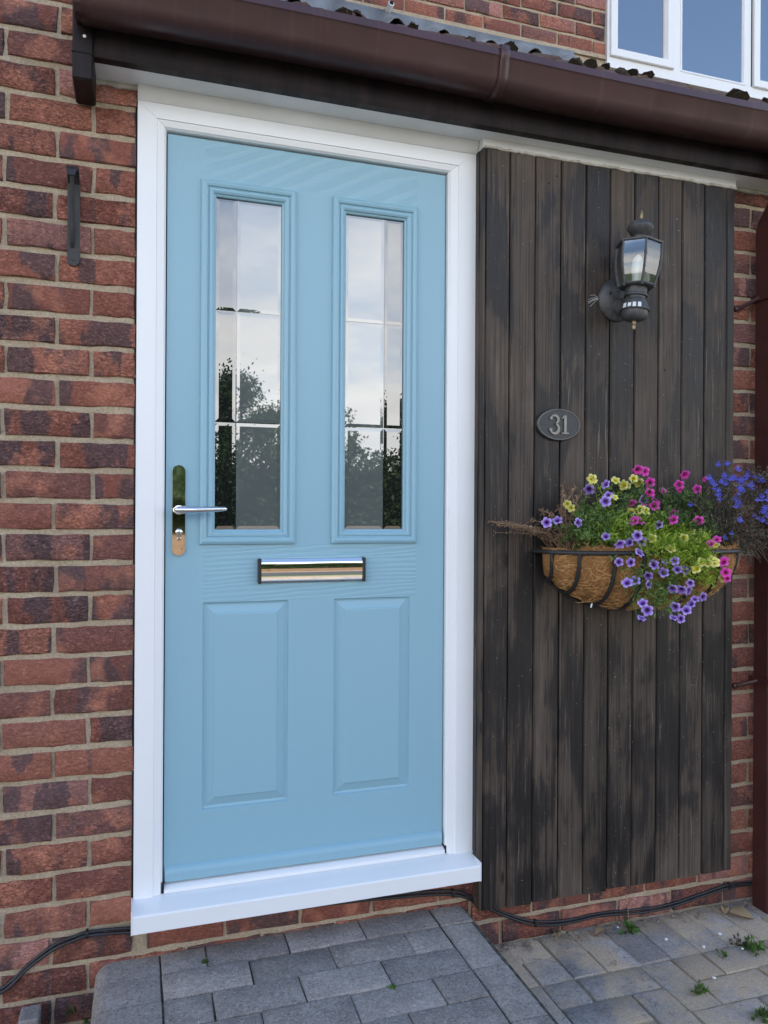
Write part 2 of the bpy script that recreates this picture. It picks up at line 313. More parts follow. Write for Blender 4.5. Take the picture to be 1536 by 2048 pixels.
# ------------------------------------------------------------------ mesh helpers
class MB:
    def __init__(s): s.v = []; s.f = []
    def add(s, vs, fs):
        o = len(s.v); s.v += [tuple(p) for p in vs]; s.f += [tuple(i+o for i in q) for q in fs]; return s
    def box(s, x0, x1, y0, y1, z0, z1):
        vs = [(x, y, z) for z in (z0, z1) for y in (y0, y1) for x in (x0, x1)]
        return s.add(vs, [(0, 2, 3, 1), (4, 5, 7, 6), (0, 1, 5, 4), (2, 6, 7, 3), (0, 4, 6, 2), (1, 3, 7, 5)])
    def bbox(s, x0, x1, y0, y1, z0, z1, b):
        """box with its edges chamfered"""
        bm = bmesh.new(); bmesh.ops.create_cube(bm, size=1)
        for q in bm.verts: q.co = Vector(((x0+x1)/2+q.co.x*(x1-x0), (y0+y1)/2+q.co.y*(y1-y0), (z0+z1)/2+q.co.z*(z1-z0)))
        bmesh.ops.bevel(bm, geom=bm.edges[:], offset=b, segments=1, affect='EDGES', profile=.5)
        bm.verts.index_update(); s.add([q.co[:] for q in bm.verts], [[q.index for q in fa.verts] for fa in bm.faces]); bm.free(); return s
    def tube(s, pts, rad, n=8, cap=True):
        pts = [Vector(p) for p in pts]; k = len(pts); rings = []; prev = None
        for i, p in enumerate(pts):
            d = (pts[min(i+1, k-1)]-pts[max(i-1, 0)])
            d = d.normalized() if d.length > 1e-9 else Vector((0, 0, 1))
            if prev is None:
                a = d.orthogonal().normalized()
            else:
                a = (prev - d*prev.dot(d)); a = a.normalized() if a.length > 1e-6 else d.orthogonal().normalized()
            prev = a; b = d.cross(a); r = rad[i] if hasattr(rad, '__len__') else rad
            rings.append([p+(a*math.cos(2*PI*j/n)+b*math.sin(2*PI*j/n))*r for j in range(n)])
        vs = [q for rg in rings for q in rg]; fs = []
        for i in range(k-1):
            for j in range(n): fs.append((i*n+j, i*n+(j+1) % n, (i+1)*n+(j+1) % n, (i+1)*n+j))
        if cap: fs.append(tuple(range(n))[::-1]); fs.append(tuple((k-1)*n+j for j in range(n)))
        return s.add(vs, fs)
    def lathe(s, prof, n=24, center=(0, 0, 0), axis='Z', sx=1., sy=1., phase=0.):
        vs = []; fs = []; k = len(prof); c = Vector(center)
        for r, h in prof:
            for j in range(n):
                a = 2*PI*j/n+phase; x, y = r*math.cos(a)*sx, r*math.sin(a)*sy
                vs.append(c+(Vector((x, y, h)) if axis == 'Z' else Vector((x, -h, y))))
        for i in range(k-1):
            for j in range(n): fs.append((i*n+j, i*n+(j+1) % n, (i+1)*n+(j+1) % n, (i+1)*n+j))
        fs.append(tuple(range(n))[::-1]); fs.append(tuple((k-1)*n+j for j in range(n)))
        if axis != 'Z': fs = [q[::-1] for q in fs]
        return s.add(vs, fs)
    def extrude_x(s, prof, x0, x1, closed=True, ends=None):
        """profile of (y, z) points run along x"""
        n = len(prof); xs = [x0, x1] if ends is None else ends
        vs = [(x, y, z) for x in xs for y, z in prof]; fs = []
        for q in range(len(xs)-1):
            for j in range(n if closed else n-1): fs.append((q*n+j, q*n+(j+1) % n, (q+1)*n+(j+1) % n, (q+1)*n+j))
        if closed: fs.append(tuple(range(n))[::-1]); fs.append(tuple((len(xs)-1)*n+j for j in range(n)))
        return s.add(vs, fs)
    def extrude_z(s, prof, z0, z1):
        n = len(prof); vs = [(x, y, z) for z in (z0, z1) for x, y in prof]
        fs = [(j, (j+1) % n, n+(j+1) % n, n+j) for j in range(n)]; fs.append(tuple(range(n))[::-1]); fs.append(tuple(n+j for j in range(n)))
        return s.add(vs, fs)
    def loops(s, x0, x1, z0, z1, prof, cap=True):
        """nested rectangles facing -y: prof is a list of (inset, y)"""
        vs = []; fs = []
        for i, y in prof: vs += [(x0+i, y, z0+i), (x1-i, y, z0+i), (x1-i, y, z1-i), (x0+i, y, z1-i)]
        for k in range(len(prof)-1):
            for j in range(4): fs.append((k*4+j, k*4+(j+1) % 4, k*4+4+(j+1) % 4, k*4+4+j))
        if cap: k = len(prof)-1; fs.append((k*4, k*4+1, k*4+2, k*4+3))
        return s.add(vs, fs)
    def build(s, name, mat, parent=None, smooth=None, loc=None, recalc=True):
        me = bpy.data.meshes.new(name); me.from_pydata(s.v, [], s.f)
        if recalc:
            bm = bmesh.new(); bm.from_mesh(me); bmesh.ops.recalc_face_normals(bm, faces=bm.faces[:]); bm.to_mesh(me); bm.free()
        me.materials.append(M[mat] if isinstance(mat, str) else mat)
        if smooth is not None:
            me.shade_smooth(); me.set_sharp_from_angle(angle=math.radians(smooth))
        me.update()
        return place(name, me, parent, loc)
def place(name, me, parent=None, loc=None, rot=None, scl=None):
    o = bpy.data.objects.new(name, me); COL.objects.link(o)
    if parent is not None: o.parent = parent
    if loc is not None: o.location = loc
    if rot is not None: o.rotation_euler = rot
    if scl is not None: o.scale = scl
    return o
def tag(o, label=None, cat=None, group=None, kind=None):
    if label: o['label'] = label
    if cat: o['category'] = cat
    if group: o['group'] = group
    if kind: o['kind'] = kind
    return o
def empty(name, loc=(0, 0, 0), **k):
    o = bpy.data.objects.new(name, None); COL.objects.link(o); o.location = loc; o.empty_display_size = .05
    return tag(o, **k)
def J(a): return random.uniform(-a, a)

# ------------------------------------------------------------------ ground, beyond the picture too (it shows in the glass and chrome)
b = MB(); b.box(-150, 150, -160, 60, -.30, -.062); tag(b.build('ground', 'lawn'), kind='structure')
b = MB(); b.box(-40, 40, -9.6, -6.2, -.062, -.02); tag(b.build('road', 'asphalt'), kind='structure')
b = MB(); b.box(-40, 40, -14.6, -9.9, -.062, -.03); tag(b.build('gravel_track', 'gravel'), kind='structure')

# ------------------------------------------------------------------ the house
house = empty('house', (0, 0, 0), label='red brick house with pale blue front door, dark timber cladding and porch roof', cat='house')
UPY = 1.28                                                       # set-back upper wall
WX = -0.118                                                      # right-hand corner of the projecting wing above the porch roof

# --- brick pieces
def brick_mesh(w, h=.0605, d=.045, jit=.0024):
    """a brick with an uneven, slightly rounded face, centred on x/z, face at y = 0"""
    def outline(inset, y, jj):
        pts = []
        n1, n2 = 5, 2
        for i in range(n1): pts.append((-w/2+inset+(w-2*inset)*i/n1, -h/2+inset))
        for i in range(n2): pts.append((w/2-inset, -h/2+inset+(h-2*inset)*i/n2))
        for i in range(n1): pts.append((w/2-inset-(w-2*inset)*i/n1, h/2-inset))
        for i in range(n2): pts.append((-w/2+inset, h/2-inset-(h-2*inset)*i/n2))
        return [(x+J(jj), y+(J(.0006) if jj else 0), z+J(jj)) for x, z in pts]
    o1 = outline(.0024, 0, jit*.8); o2 = outline(.0, .0030, jit); o3 = [(x, d, z) for x, y, z in o2]
    n = len(o1); vs = o1+o2+o3; fs = [tuple(range(n))]
    for k in range(2):
        for j in range(n): fs.append((k*n+j, k*n+n+j, k*n+n+(j+1) % n, k*n+(j+1) % n))
    return vs, fs
BR = {}
def get_brick(w):
    key = round(w, 3); L = BR.setdefault(key, [])
    if len(L) < 5:
        vs, fs = brick_mesh(w); me = bpy.data.meshes.new('brick'); me.from_pydata(vs, [], fs); me.materials.append(M['brick'])
        me.shade_smooth(); me.set_sharp_from_angle(angle=math.radians(50)); L.append(me); return me
    return random.choice(L)
def put_brick(x0, x1, z0, Y, parent):
    w = round((x1-x0)*200)/200.; 
    o = place('brick', get_brick(w), parent, ((x0+x1)/2+J(.001), Y+J(.0018), z0+.0325+.005+J(.0012)), (J(.006), J(.006), J(.004)))
    o.scale = ((x1-x0)/w, 1, 1); return o
def mass_bricks(name, rects, Y, parent, bed0, jx):
    """far-off courses: the same bricks, joined"""
    mb = MB()
    for x0, x1, z0, z1 in rects:
        k0 = math.ceil((z0-bed0)/.075-1e-6); k1 = int((z1-bed0)/.075+1e-6)
        for k in range(k0, k1):
            off = jx[k % 2]; i = math.floor((x0-off)/.195)
            while off+i*.195 < x1-.03:
                a = max(x0, off+i*.195+.005); c = min(x1, off+(i+1)*.195-.005); i += 1
                if c-a < .02: continue
                z = bed0+k*.075+.005; y = Y+J(.0018); e = .003
                mb.add([(a+e, y, z+e), (c-e, y, z+e), (c-e, y, z+.065-e), (a+e, y, z+.065-e), (a, y+.004, z), (c, y+.004, z), (c, y+.004, z+.065), (a, y+.004, z+.065),
                        (a, y+.03, z), (c, y+.03, z), (c, y+.03, z+.065), (a, y+.03, z+.065)],
                       [(0, 1, 2, 3)]+[(q, 4+q, 4+(q+1) % 4, (q+1) % 4) for q in range(4)]+[(4+q, 8+q, 8+(q+1) % 4, 4+(q+1) % 4) for q in range(4)])
    return tag(mb.build(name, 'brickwork', parent, recalc=True), kind='stuff')

BED = 1.2725
MY = .0065                                                       # mortar face behind the brick face
b = MB()
b.box(-3.2, -.004, MY, .24, -.10, 2.40); b.box(-3.2, WX-.0065, MY, .24, 2.40, 5.2)
b.box(-.004, .926, MY, .24, -.10, .245); b.box(.926, 3.9, MY, .24, -.10, 2.40); b.box(-.004, .926, MY, .24, 2.275, 2.40)
wall = b.build('front_wall', 'mortar', house)
XA = [-.300, -.107]; XB = [-.385, -.190]
for k in range(-17, 18):
    z = BED+k*.075
    if k % 2 == 0: edges = [-.690, -.495, -.300, -.107, -.006]
    else: edges = [-.775, -.580, -.385, -.188, -.006]
    edges = [e+(J(.004) if e > -.6 and e < -.01 else 0) for e in edges]
    for i in range(len(edges)-1):
        x0, x1 = edges[i]+(.005 if i else 0.005), edges[i+1]-(.005 if i < len(edges)-2 else 0)
        if z > 2.28:                                            # above the porch line only the wing goes on
            if x0 > WX-.03: continue
            x1 = min(x1, WX)
        if k == 17 and z > 2.6: continue
        put_brick(x0, x1, z, 0, wall)
# right-hand strip and plinth
for k in range(-17, 14):
    z = BED+k*.075
    if z > 2.30: continue
    off = 1.895 if k % 2 == 0 else 1.797
    if z < .20:
        lo = -.004 if z > .05 else .90; hi = 2.30
    else: lo, hi = 1.775, 2.20
    i = math.floor((lo-off)/.197)
    while off+i*.197 < hi:
        a = max(lo, off+i*.197+.005); c = off+(i+1)*.197-.005; i += 1
        if c-a < .03: continue
        if z > .30 and c < 1.80: continue
        put_brick(a, c, z, 0, wall)
mass_bricks('brickwork', [(-3.2, -.775, -.0, 2.55), (-3.2, WX-.0, 2.6225, 5.2), (2.31, 3.9, 0, 2.34)], .0005, wall, BED, (-.300, -.385))

# --- set-back upper wall
b = MB(); b.box(WX, 2.20, UPY+MY, UPY+.25, 2.6, 5.2); b.box(2.20, 4.42, UPY+MY, UPY+.25, 2.6, 3.455); b.box(4.42, 5.2, UPY+MY, UPY+.25, 2.6, 5.2); b.box(2.20, 4.42, UPY+MY, UPY+.25, 4.72, 5.2)
upper = b.build('upper_wall', 'mortar', house)
UB = 3.5130
for k in range(0, 8):
    z = UB+k*.075; off = .555 if k % 2 == 0 else .655
    i = 0
    while off+i*.1965 < 2.20:
        a = off+i*.1965+.005; c = min(2.198, off+(i+1)*.1965-.005); i += 1
        if c-a < .03: continue
        put_brick(a, c, z, UPY, upper)
mass_bricks('brickwork', [(WX, .55, UB, UB+.6), (WX, 2.2, UB+.6, 5.2), (4.43, 5.2, 3.2, 5.2)], UPY+.0005, upper, UB, (.555, .655))

# --- unseen body and roofs, added so the house shades its front from the sun
b = MB(); b.box(-3.2, -3.0, .24, 8.5, -.1, 5.2); b.box(5.0, 5.2, UPY+.25, 8.5, -.1, 5.2); b.box(-3.0, 5.0, 8.3, 8.5, -.1, 5.2)
b.box(3.9, 4.0, MY, UPY+.2, -.1, 2.4)
b.build('unseen_side_wall', 'brickwork', house)
b = MB()
b.add([(-3.5, .95, 5.1), (5.5, .95, 5.1), (5.5, 4.9, 8.1), (-3.5, 4.9, 8.1), (-3.5, 8.9, 5.1), (5.5, 8.9, 5.1),
       (-3.5, .95, 5.22), (5.5, .95, 5.22), (5.5, 4.9, 8.24), (-3.5, 4.9, 8.24), (-3.5, 8.9, 5.22), (5.5, 8.9, 5.22)],
      [(0, 1, 2, 3), (3, 2, 5, 4), (6, 9, 8, 7), (9, 10, 11, 8), (0, 6, 7, 1), (4, 5, 11, 10), (0, 3, 9, 6), (3, 4, 10, 9), (1, 7, 8, 2), (2, 8, 11, 5)])
b.build('unseen_main_roof', 'roof', house)
b = MB(); b.add([(-3.5, -.3, 5.16), (WX+.12, -.3, 5.16), (-1.66, -.3, 6.7), (-3.5, 4.0, 5.16), (WX+.12, 4.0, 5.16), (-1.66, 4.0, 6.7)], [(0, 1, 2), (3, 5, 4), (0, 2, 5, 3), (1, 4, 5, 2), (0, 3, 4, 1)])
b.build('unseen_wing_roof', 'roof', house)

# --- brick return of the projecting wing, above the porch roof
b = MB(); b.box(WX-.22, WX-.0065, .2405, UPY, 2.4005, 5.2); ret = b.build('wing_return_wall', 'mortar', house)
o = mass_bricks('brickwork', [(.0, UPY, 2.3975, 5.2)], .0, ret, BED, (.02, .118)); o.data.transform(Matrix(((0, -1, 0, WX), (1, 0, 0, 0), (0, 0, 1, 0), (0, 0, 0, 1))))

# --- porch roof: sarking board, tiles, lead flashing
SL = math.atan(.692); RY0, RZ0 = -.165, 2.415
def roof_pt(x, s, h): return (x, RY0+s*math.cos(SL)-h*math.sin(SL), RZ0+s*math.sin(SL)+h*math.cos(SL))
RL = (UPY-RY0)/math.cos(SL)
b = MB()
vs = [roof_pt(x, s, h) for x in (WX, 4.1) for s in (.04, RL) for h in (-.03, -.012)]
b.add(vs, [(0, 1, 3, 2), (4, 6, 7, 5), (0, 4, 5, 1), (2, 3, 7, 6), (1, 5, 7, 3), (0, 2, 6, 4)])
proof = b.build('porch_roof', 'timber_dark', house)
TW = .2225
def tile_mesh():
    prof = []
    for i in range(9):
        u = i/8; x = u*TW
        z = .034*max(0, math.cos((u-.24)*PI/.44)) if abs(u-.24) < .22 else 0.
        prof.append((x, z))
    vs = []; L = .40
    for s, lift in ((0, .012), (L, 0.)):
        for x, z in prof: vs.append((x, s, z+lift+.012))
        for x, z in prof: vs.append((x, s, z+lift))
    n = len(prof); fs = []
    for j in range(n-1):
        fs.append((j, j+1, 2*n+j+1, 2*n+j)); fs.append((n+j, 3*n+j, 3*n+j+1, n+j+1)); fs.append((j, n+j, n+j+1, j+1)); fs.append((2*n+j, 2*n+j+1, 3*n+j+1, 3*n+j))
    fs.append((0, 2*n, 3*n, n)); fs.append((n-1, 2*n-1, 4*n-1, 3*n-1))
    me = bpy.data.meshes.new('roof_tile'); me.from_pydata(vs, [], fs); me.materials.append(M['tile']); me.shade_smooth(); me.set_sharp_from_angle(angle=math.radians(40)); return me
tm = tile_mesh()
for r_ in range(5):
    for i in range(19):
        x = WX+.01+i*TW
        o = place('roof_tile', tm, proof, roof_pt(x, r_*.335+.01, -.010+J(.003)), (SL, 0, J(.006)))
# moss cushions on the rolls
mb = None
for i in range(34):
    x = WX+.01+(i % 17)*TW+TW*.24+J(.03); s = random.choice((.36, .70, 1.03, 1.36))+J(.05)
    bm_ = MB(); n = 9; rr = random.uniform(.016, .030); pts = []
    bm_.lathe([(rr*.98, 0), (rr*.85, rr*.34), (rr*.5, rr*.58), (rr*.12, rr*.66)], 9, sx=1.25)
    bm_.v = [(p[0]+J(.005), p[1]+J(.005), p[2]+J(.003)) for p in bm_.v]
    o = bm_.build('moss', 'moss', proof, 60); o.location = roof_pt(x, s, .046); o.rotation_euler = (SL, 0, random.uniform(0, 6))
# flashing dressed over the tiles
b = MB(); nx = 120; xs = [WX+(2.02-WX)*i/nx for i in range(nx+1)]
rows = []
for s, h in ((RL-.16, 0), (RL-.08, 0), (RL-.004, 0), (None, 1)):
    row = []
    for x in xs:
        u = ((x-WX-.01) % TW)/TW; roll = .034*max(0, math.cos((u-.24)*PI/.44)) if abs(u-.24) < .22 else 0.
        if s is not None:
            row.append(roof_pt(x, s+J(.004), .022+roll+.004*math.sin(x*37)+J(.002)))
        else: row.append((x, UPY-.004+J(.001), 3.505+.006*math.sin(x*3.1)))
    rows.append(row)
vs = [p for r_ in rows for p in r_]; n = nx+1
b.add(vs, [(k*n+j, k*n+j+1, (k+1)*n+j+1, (k+1)*n+j) for k in range(3) for j in range(nx)])
fl = b.build('lead_flashing', 'lead', house, 60)
sm = fl.modifiers.new('thickness', 'SOLIDIFY'); sm.thickness = .003
# mortar pointing above the flashing
b = MB(); b.extrude_x([(UPY-.006, 3.500), (UPY-.003, 3.522), (UPY+.02, 3.525), (UPY+.02, 3.500)], WX, 2.2); b.build('flashing_pointing', 'mortar', house)
# cut end of a small white pipe in the upper wall
p = P(780, 12, UPY-.03)
b = MB(); b.tube([(p.x-.004, UPY+.02, p.z-.02), (p.x, UPY-.05, p.z)], .014, 14); vent = b.build('overflow_pipe', 'white', house, 40)
b = MB(); b.lathe([(.010, 0), (.010, .0015)], 14, (0, 0, 0), 'Y'); o = b.build('pipe_bore', 'gap', vent, 40); o.location = (p.x, UPY-.0508, p.z)

# --- soffit, fascia, end cap, gutter
b = MB(); b.box(-.100, 3.0, -.082, .012, 2.302, 2.314); soff = b.build('soffit', 'soffit', house)
# uneven bead of filler where the soffit meets brick and cladding
def bead(name, x0, x1, y, z, r, n=40):
    mb = MB(); mb.tube([(x0+(x1-x0)*i/n, y+J(.0012), z+J(.0018)) for i in range(n+1)], [r*(1+J(.22)) for i in range(n+1)], 8); return mb.build(name, 'sealant', soff, 60)
bead('filler_bead', -.100, .0, -.004, 2.298, .008, 10); bead('filler_bead', .922, 1.793, -.0440, 2.2765, .0042, 90); bead('filler_bead', 1.80, 2.3, -.003, 2.298, .008, 30)
b = MB(); b.box(.9185, 1.793, -.0432, .0, 2.2745, 2.3018); b.build('packing_strip', 'soffit', soff)
b = MB(); b.extrude_x([(-.083, 2.300), (-.083, 2.44), (-.112, 2.44), (-.112, 2.312), (-.108, 2.300)], -.100, 3.0)
fas = b.build('fascia', 'fascia', house)
b = MB(); b.box(-.100, 3.0, -.1185, -.1123, 2.372, 2.44); b.build('fascia_cover_board', 'fascia', fas)
b = MB(); b.bbox(-.146, -.1005, -.122, .0, 2.236, 2.47, .004); ec = b.build('fascia_end_cap', 'fascia', house)
b = MB(); b.lathe([(.004, 0), (.003, .0015)], 10, (-.120, -.122, 2.335), 'Y'); b.build('nail', 'white', ec)
b = MB(); b.box(-.1475, -.099, -.1238, -.119, 2.296, 2.2985); b.build('cap_joint', 'gap', ec)
GP = [(-.120, 2.436), (-.120, 2.366), (-.130, 2.356), (-.168, 2.350), (-.186, 2.352), (-.203, 2.362), (-.213, 2.376), (-.222, 2.418), (-.2275, 2.422), (-.222, 2.444), (-.2175, 2.445)]
GI = [(y+(.003 if i > 4 else (.003 if i < 2 else 0)), z+(.003 if 1 < i < 7 else 0)) for i, (y, z) in enumerate(GP)]
prof = GP+[(-.2145, 2.442), (-.2195, 2.424), (-.2185, 2.418), (-.2095, 2.377), (-.200, 2.365), (-.184, 2.356), (-.168, 2.3535), (-.132, 2.3595), (-.1235, 2.368), (-.1235, 2.436)]
nxs = [-.125+(3.05+.125)*i/60 for i in range(61)]
b = MB(); b.extrude_x(prof, 0, 0, True, nxs)
# hardly visible sag between the brackets
b.v = [(x, y, z+.003*math.sin(x*3.6)-.0015) for x, y, z in b.v]
gut = b.build('gutter', 'gutter', house, 50)
b = MB(); b.extrude_x([(-.119, 2.437), (-.119, 2.362), (-.167, 2.346), (-.188, 2.348), (-.206, 2.358), (-.216, 2.374), (-.225, 2.417), (-.2305, 2.421), (-.225, 2.447), (-.119, 2.447)], -.137, -.123)
b.build('gutter_stop_end', 'gutter', gut)
for bx in (.893, 2.45):
    pr = [(y-.0028*(1 if i > 4 else 0), z-.003*(1 if 1 < i < 8 else 0)) for i, (y, z) in enumerate(GP)]
    pr[0] = (-.1205, 2.43); pr[-1] = (-.2175, 2.4505); pr[-2] = (-.2265, 2.4485)
    vs = []; n = len(pr); mb = MB()
    for x in (bx-.0125, bx+.0125):
        vs += [(x, y, z) for y, z in pr]
    mb.add(vs, [(j, j+1, n+j+1, n+j) for j in range(n-1)])
    o = mb.build('gutter_bracket', 'gutter', gut, 50); md = o.modifiers.new('thickness', 'SOLIDIFY'); md.thickness = .0035; md.offset = 0
# --- downpipe on the right, with its swan neck under the gutter
def sq_tube(mb, pts, hw):
    vs = []; k = len(pts)
    for i, (x, y, z) in enumerate(pts): vs += [(x-hw, y-hw, z), (x+hw, y-hw, z), (x+hw, y+hw, z), (x-hw, y+hw, z)]
    fs = [(0, 1, 2, 3), tuple(range(4*k-4, 4*k))]
    for i in range(k-1):
        for j in range(4): fs.append((i*4+j, i*4+(j+1) % 4, i*4+4+(j+1) % 4, i*4+4+j))
    return mb.add(vs, fs)
px = P(1507, 1000, -.030).x+.0325
b = MB(); sq_tube(b, [(px, -.0625, -.06), (px, -.0625, 2.16), (px, -.075, 2.185), (px, -.155, 2.285), (px, -.168, 2.31), (px, -.168, 2.356)], .0325)
dpipe = b.build('downpipe', 'pipe', house)
bv = dpipe.modifiers.new('round', 'BEVEL'); bv.width = .006; bv.segments = 2
for zc in (1.915, .70):
    mb = MB(); mb.box(px-.040, px+.040, -.101, -.022, zc+.012, zc+.034); br = mb.build('pipe_bracket', 'pipe', dpipe)
    mb = MB(); mb.tube([(px-.078, -.002, zc-.004), (px-.066, -.010, zc), (px-.036, -.055, zc+.022)], .0065, 8); mb.lathe([(.010, -.004), (.010, .006), (.005, .010)], 12, (px-.078, -.002, zc-.004), 'Y'); mb.build('bracket_arm', 'pipe', dpipe, 40)

# ------------------------------------------------------------------ door frame
FX0, FX1, FT = -.0035, .9165, 2.270
IX0, IX1, IT = .0660, .8350, 2.2135
frame = empty('door_frame'); frame.parent = house
#   profile from outside to inside: (fraction of width, y)
FPR = [(0, .05), (0, .001), (.004, -.003), (.66, -.003), (.68, .0), (.72, .0005), (.93, .004), (.965, .0075), (1.0, .010), (1.0, .05)]
b = MB(); b.extrude_x([(.04, 2.2703), (-.0035, 2.2703), (-.0075, 2.274), (-.013, 2.285), (-.018, 2.294), (-.0185, 2.3018), (.04, 2.3018)], FX0, FX1); b.build('head_trim', 'soffit', frame, 40)
zb_ = .268
def jamb(name, xo, xi):
    w = xi-xo; hd = FT-IT; vs = []; n = len(FPR)
    for tfr, y in FPR:
        # absolute measures keep mitre with the head
        vs.append((xo+w*min(1, tfr if tfr > .01 else tfr), y, zb_)); vs.append((xo+w*tfr, y, FT-hd*tfr))
    mb = MB(); mb.add(vs, [(2*i, 2*i+2, 2*i+3, 2*i+1) for i in range(n-1)]+[tuple(2*i for i in range(n))])
    return mb.build(name, 'white', frame)
jamb('jamb', FX0, IX0); jamb('jamb', FX1, IX1)
vs = []
for tfr, y in FPR:
    z = FT-(FT-IT)*tfr; vs.append((FX0+(IX0-FX0)*tfr+.0006, y, z)); vs.append((FX1-(FX1-IX1)*tfr-.0006, y, z))
mb = MB(); mb.add(vs, [(2*i, 2*i+2, 2*i+3, 2*i+1) for i in range(len(FPR)-1)]); mb.build('head', 'white', frame)
mb = MB(); mb.box(FX0+.001, IX0+.02, .049, .09, zb_, FT-.001); mb.box(IX1-.02, FX1-.001, .049, .09, zb_, FT-.001); mb.box(IX0+.0205, IX1-.0205, .049, .09, IT-.004, FT-.001); mb.build('rebate', 'gap', frame)
# cill with sloping top and dropped nose
CP = [(.06, .285), (.006, .285), (-.045, .276), (-.064, .2715), (-.067, .268), (-.067, .229), (-.060, .2285), (-.060, .246), (.06, .246)]
b = MB(); b.extrude_x(CP, -.0055, .9105); b.build('sill', 'white', frame, 25)
b = MB(); b.box(-.0085, -.0058, -.068, .0, .2285, .287); b.box(.9108, .9135, -.068, .0, .2285, .280); b.build('sill_end_cap', 'white', frame)
# threshold in two steps with the dark draught gap over it
b = MB(); b.extrude_x([(.06, .2853), (.002, .2853), (.003, .294), (.012, .300), (.0205, .302), (.06, .302)], IX0+.004, IX1-.002); b.build('threshold', 'white', frame, 30)
b = MB(); b.box(IX0-.002, IX0+.004, .004, .04, .2853, .312); b.build('corner_block', 'gap', frame); b = MB(); b.box(IX1-.002, IX1+.004, .006, .04, .2853, .306); b.build('corner_block', 'gap', frame)
b = MB(); b.box(-.0085, -.0036, .002, .03, .288, 2.269); b.build('frame_gap', 'gap', frame)  # dark strip standing in for the shade in the gap beside the brick
b = MB(); b.box(IX0+.0, IX1, .0565, .089, .3025, IT-.0045); b.build('door_backing', 'gap', frame)

# ------------------------------------------------------------------ front door
door = empty('front_door'); door.parent = house
DX0, DX1, DZ0, DZ1, DY = .0695, .8315, .3075, 2.2095, .022
cas = [(.1528, .4028), (.5010, .7480)]; CZ0, CZ1 = 1.1630, 2.1050
pan = [(.1630, .3868), (.5115, .7305)]; PZ0, PZ1 = .4780, 1.0135
gx = sorted({DX0, DX1, *[x for c_ in cas for x in c_], *[x for c_ in pan for x in c_]}); gz = [DZ0, PZ0, PZ1, CZ0, CZ1, DZ1]
b = MB(); rails = {}
for i in range(len(gx)-1):
    for j in range(len(gz)-1):
        xm, zm = (gx[i]+gx[i+1])/2, (gz[j]+gz[j+1])/2
        if any(a < xm < c_ for a, c_ in cas) and CZ0 < zm < CZ1: continue
        if any(a < xm < c_ for a, c_ in pan) and PZ0 < zm < PZ1: continue
        tgt = b
        if (j in (2, 4)) and pan[0][0] <= xm <= cas[1][1]: tgt = rails.setdefault(j, MB())      # rails carry the cross grain
        tgt.add([(gx[i], DY, gz[j]), (gx[i+1], DY, gz[j]), (gx[i+1], DY, gz[j+1]), (gx[i], DY, gz[j+1])], [(0, 1, 2, 3)])
y2 = .055
b.add([(DX0, DY, DZ0), (DX1, DY, DZ0), (DX1, DY, DZ1), (DX0, DY, DZ1), (DX0, y2, DZ0), (DX1, y2, DZ0), (DX1, y2, DZ1), (DX0, y2, DZ1)], [(0, 4, 5, 1), (1, 5, 6, 2), (2, 6, 7, 3), (3, 7, 4, 0)])
b.build('door_slab', 'door', door, recalc=False); [q.build('door_rail', 'grain_top' if j == 4 else 'grain_mid', door, recalc=False) for j, q in rails.items()]
for a, c_ in pan:
    mb = MB(); mb.loops(a, c_, PZ0, PZ1, [(0, DY), (.0025, DY+.006), (.007, DY+.0075), (.0095, DY+.007), (.027, DY+.0015), (.0300, DY-.0015), (.032, DY-.002)]); mb.build('raised_panel', 'door', door, recalc=False)
for a, c_ in cas:
    mb = MB(); mb.loops(a, c_, CZ0, CZ1, [(-.0005, DY+.002), (0, DY-.004), (.0015, DY-.0085), (.007, DY-.012), (.011, DY-.0125), (.0165, DY-.0105), (.0185, DY-.006), (.0205, DY-.0055), (.0225, DY-.0085), (.0275, DY-.009),
                                         (.0325, DY-.006), (.0345, DY-.0015), (.0365, DY-.001), (.039, DY+.001), (.0395, DY+.010)], cap=False); mb.build('glazing_frame', 'door', door, recalc=False)
# bevelled panes: two columns, three rows in each light
GY = DY+.0065
for gi, (a, c_) in enumerate(cas):
    x0, x1, z0, z1 = a+.0385, c_-.0385, CZ0+.0385, CZ1-.0385
    mb = MB(); mb.box(x0, x1, GY+.0015, GY+.004, z0, z1); mb.build('glass_backing', 'glass', door)
    split = x0+(x1-x0)*(.315 if gi == 0 else .665)
    zr = [z0, z0+(z1-z0)*.325, z0+(z1-z0)*.66, z1]
    for r_ in range(3):
        for ci, (xa, xb) in enumerate(((x0, split), (split, x1))):
            wide = (xb-xa) > .08
            e = .0012; bw = .0085
            xa_, xb_, za_, zb2 = xa+e, xb-e, zr[r_]+e, zr[r_+1]-e
            ty = J(.0001)
            mb = MB(); mb.loops(xa_, xb_, za_, zb2, [(0, GY+.0012), (0, GY+.0006), (bw, GY+.0002)]); 
            mb.build('glass_pane', 'glass_frost' if wide else 'glass', door, recalc=False)
# weather bar along the foot
b = MB(); b.extrude_x([(DY+.001, .346), (DY-.006, .343), (DY-.012, .335), (DY-.013, .325), (DY-.010, .313), (DY-.010, .3085), (DY+.001, .3085)], DX0+.003, DX1-.004); b.build('weather_bar', 'door', door, 50)
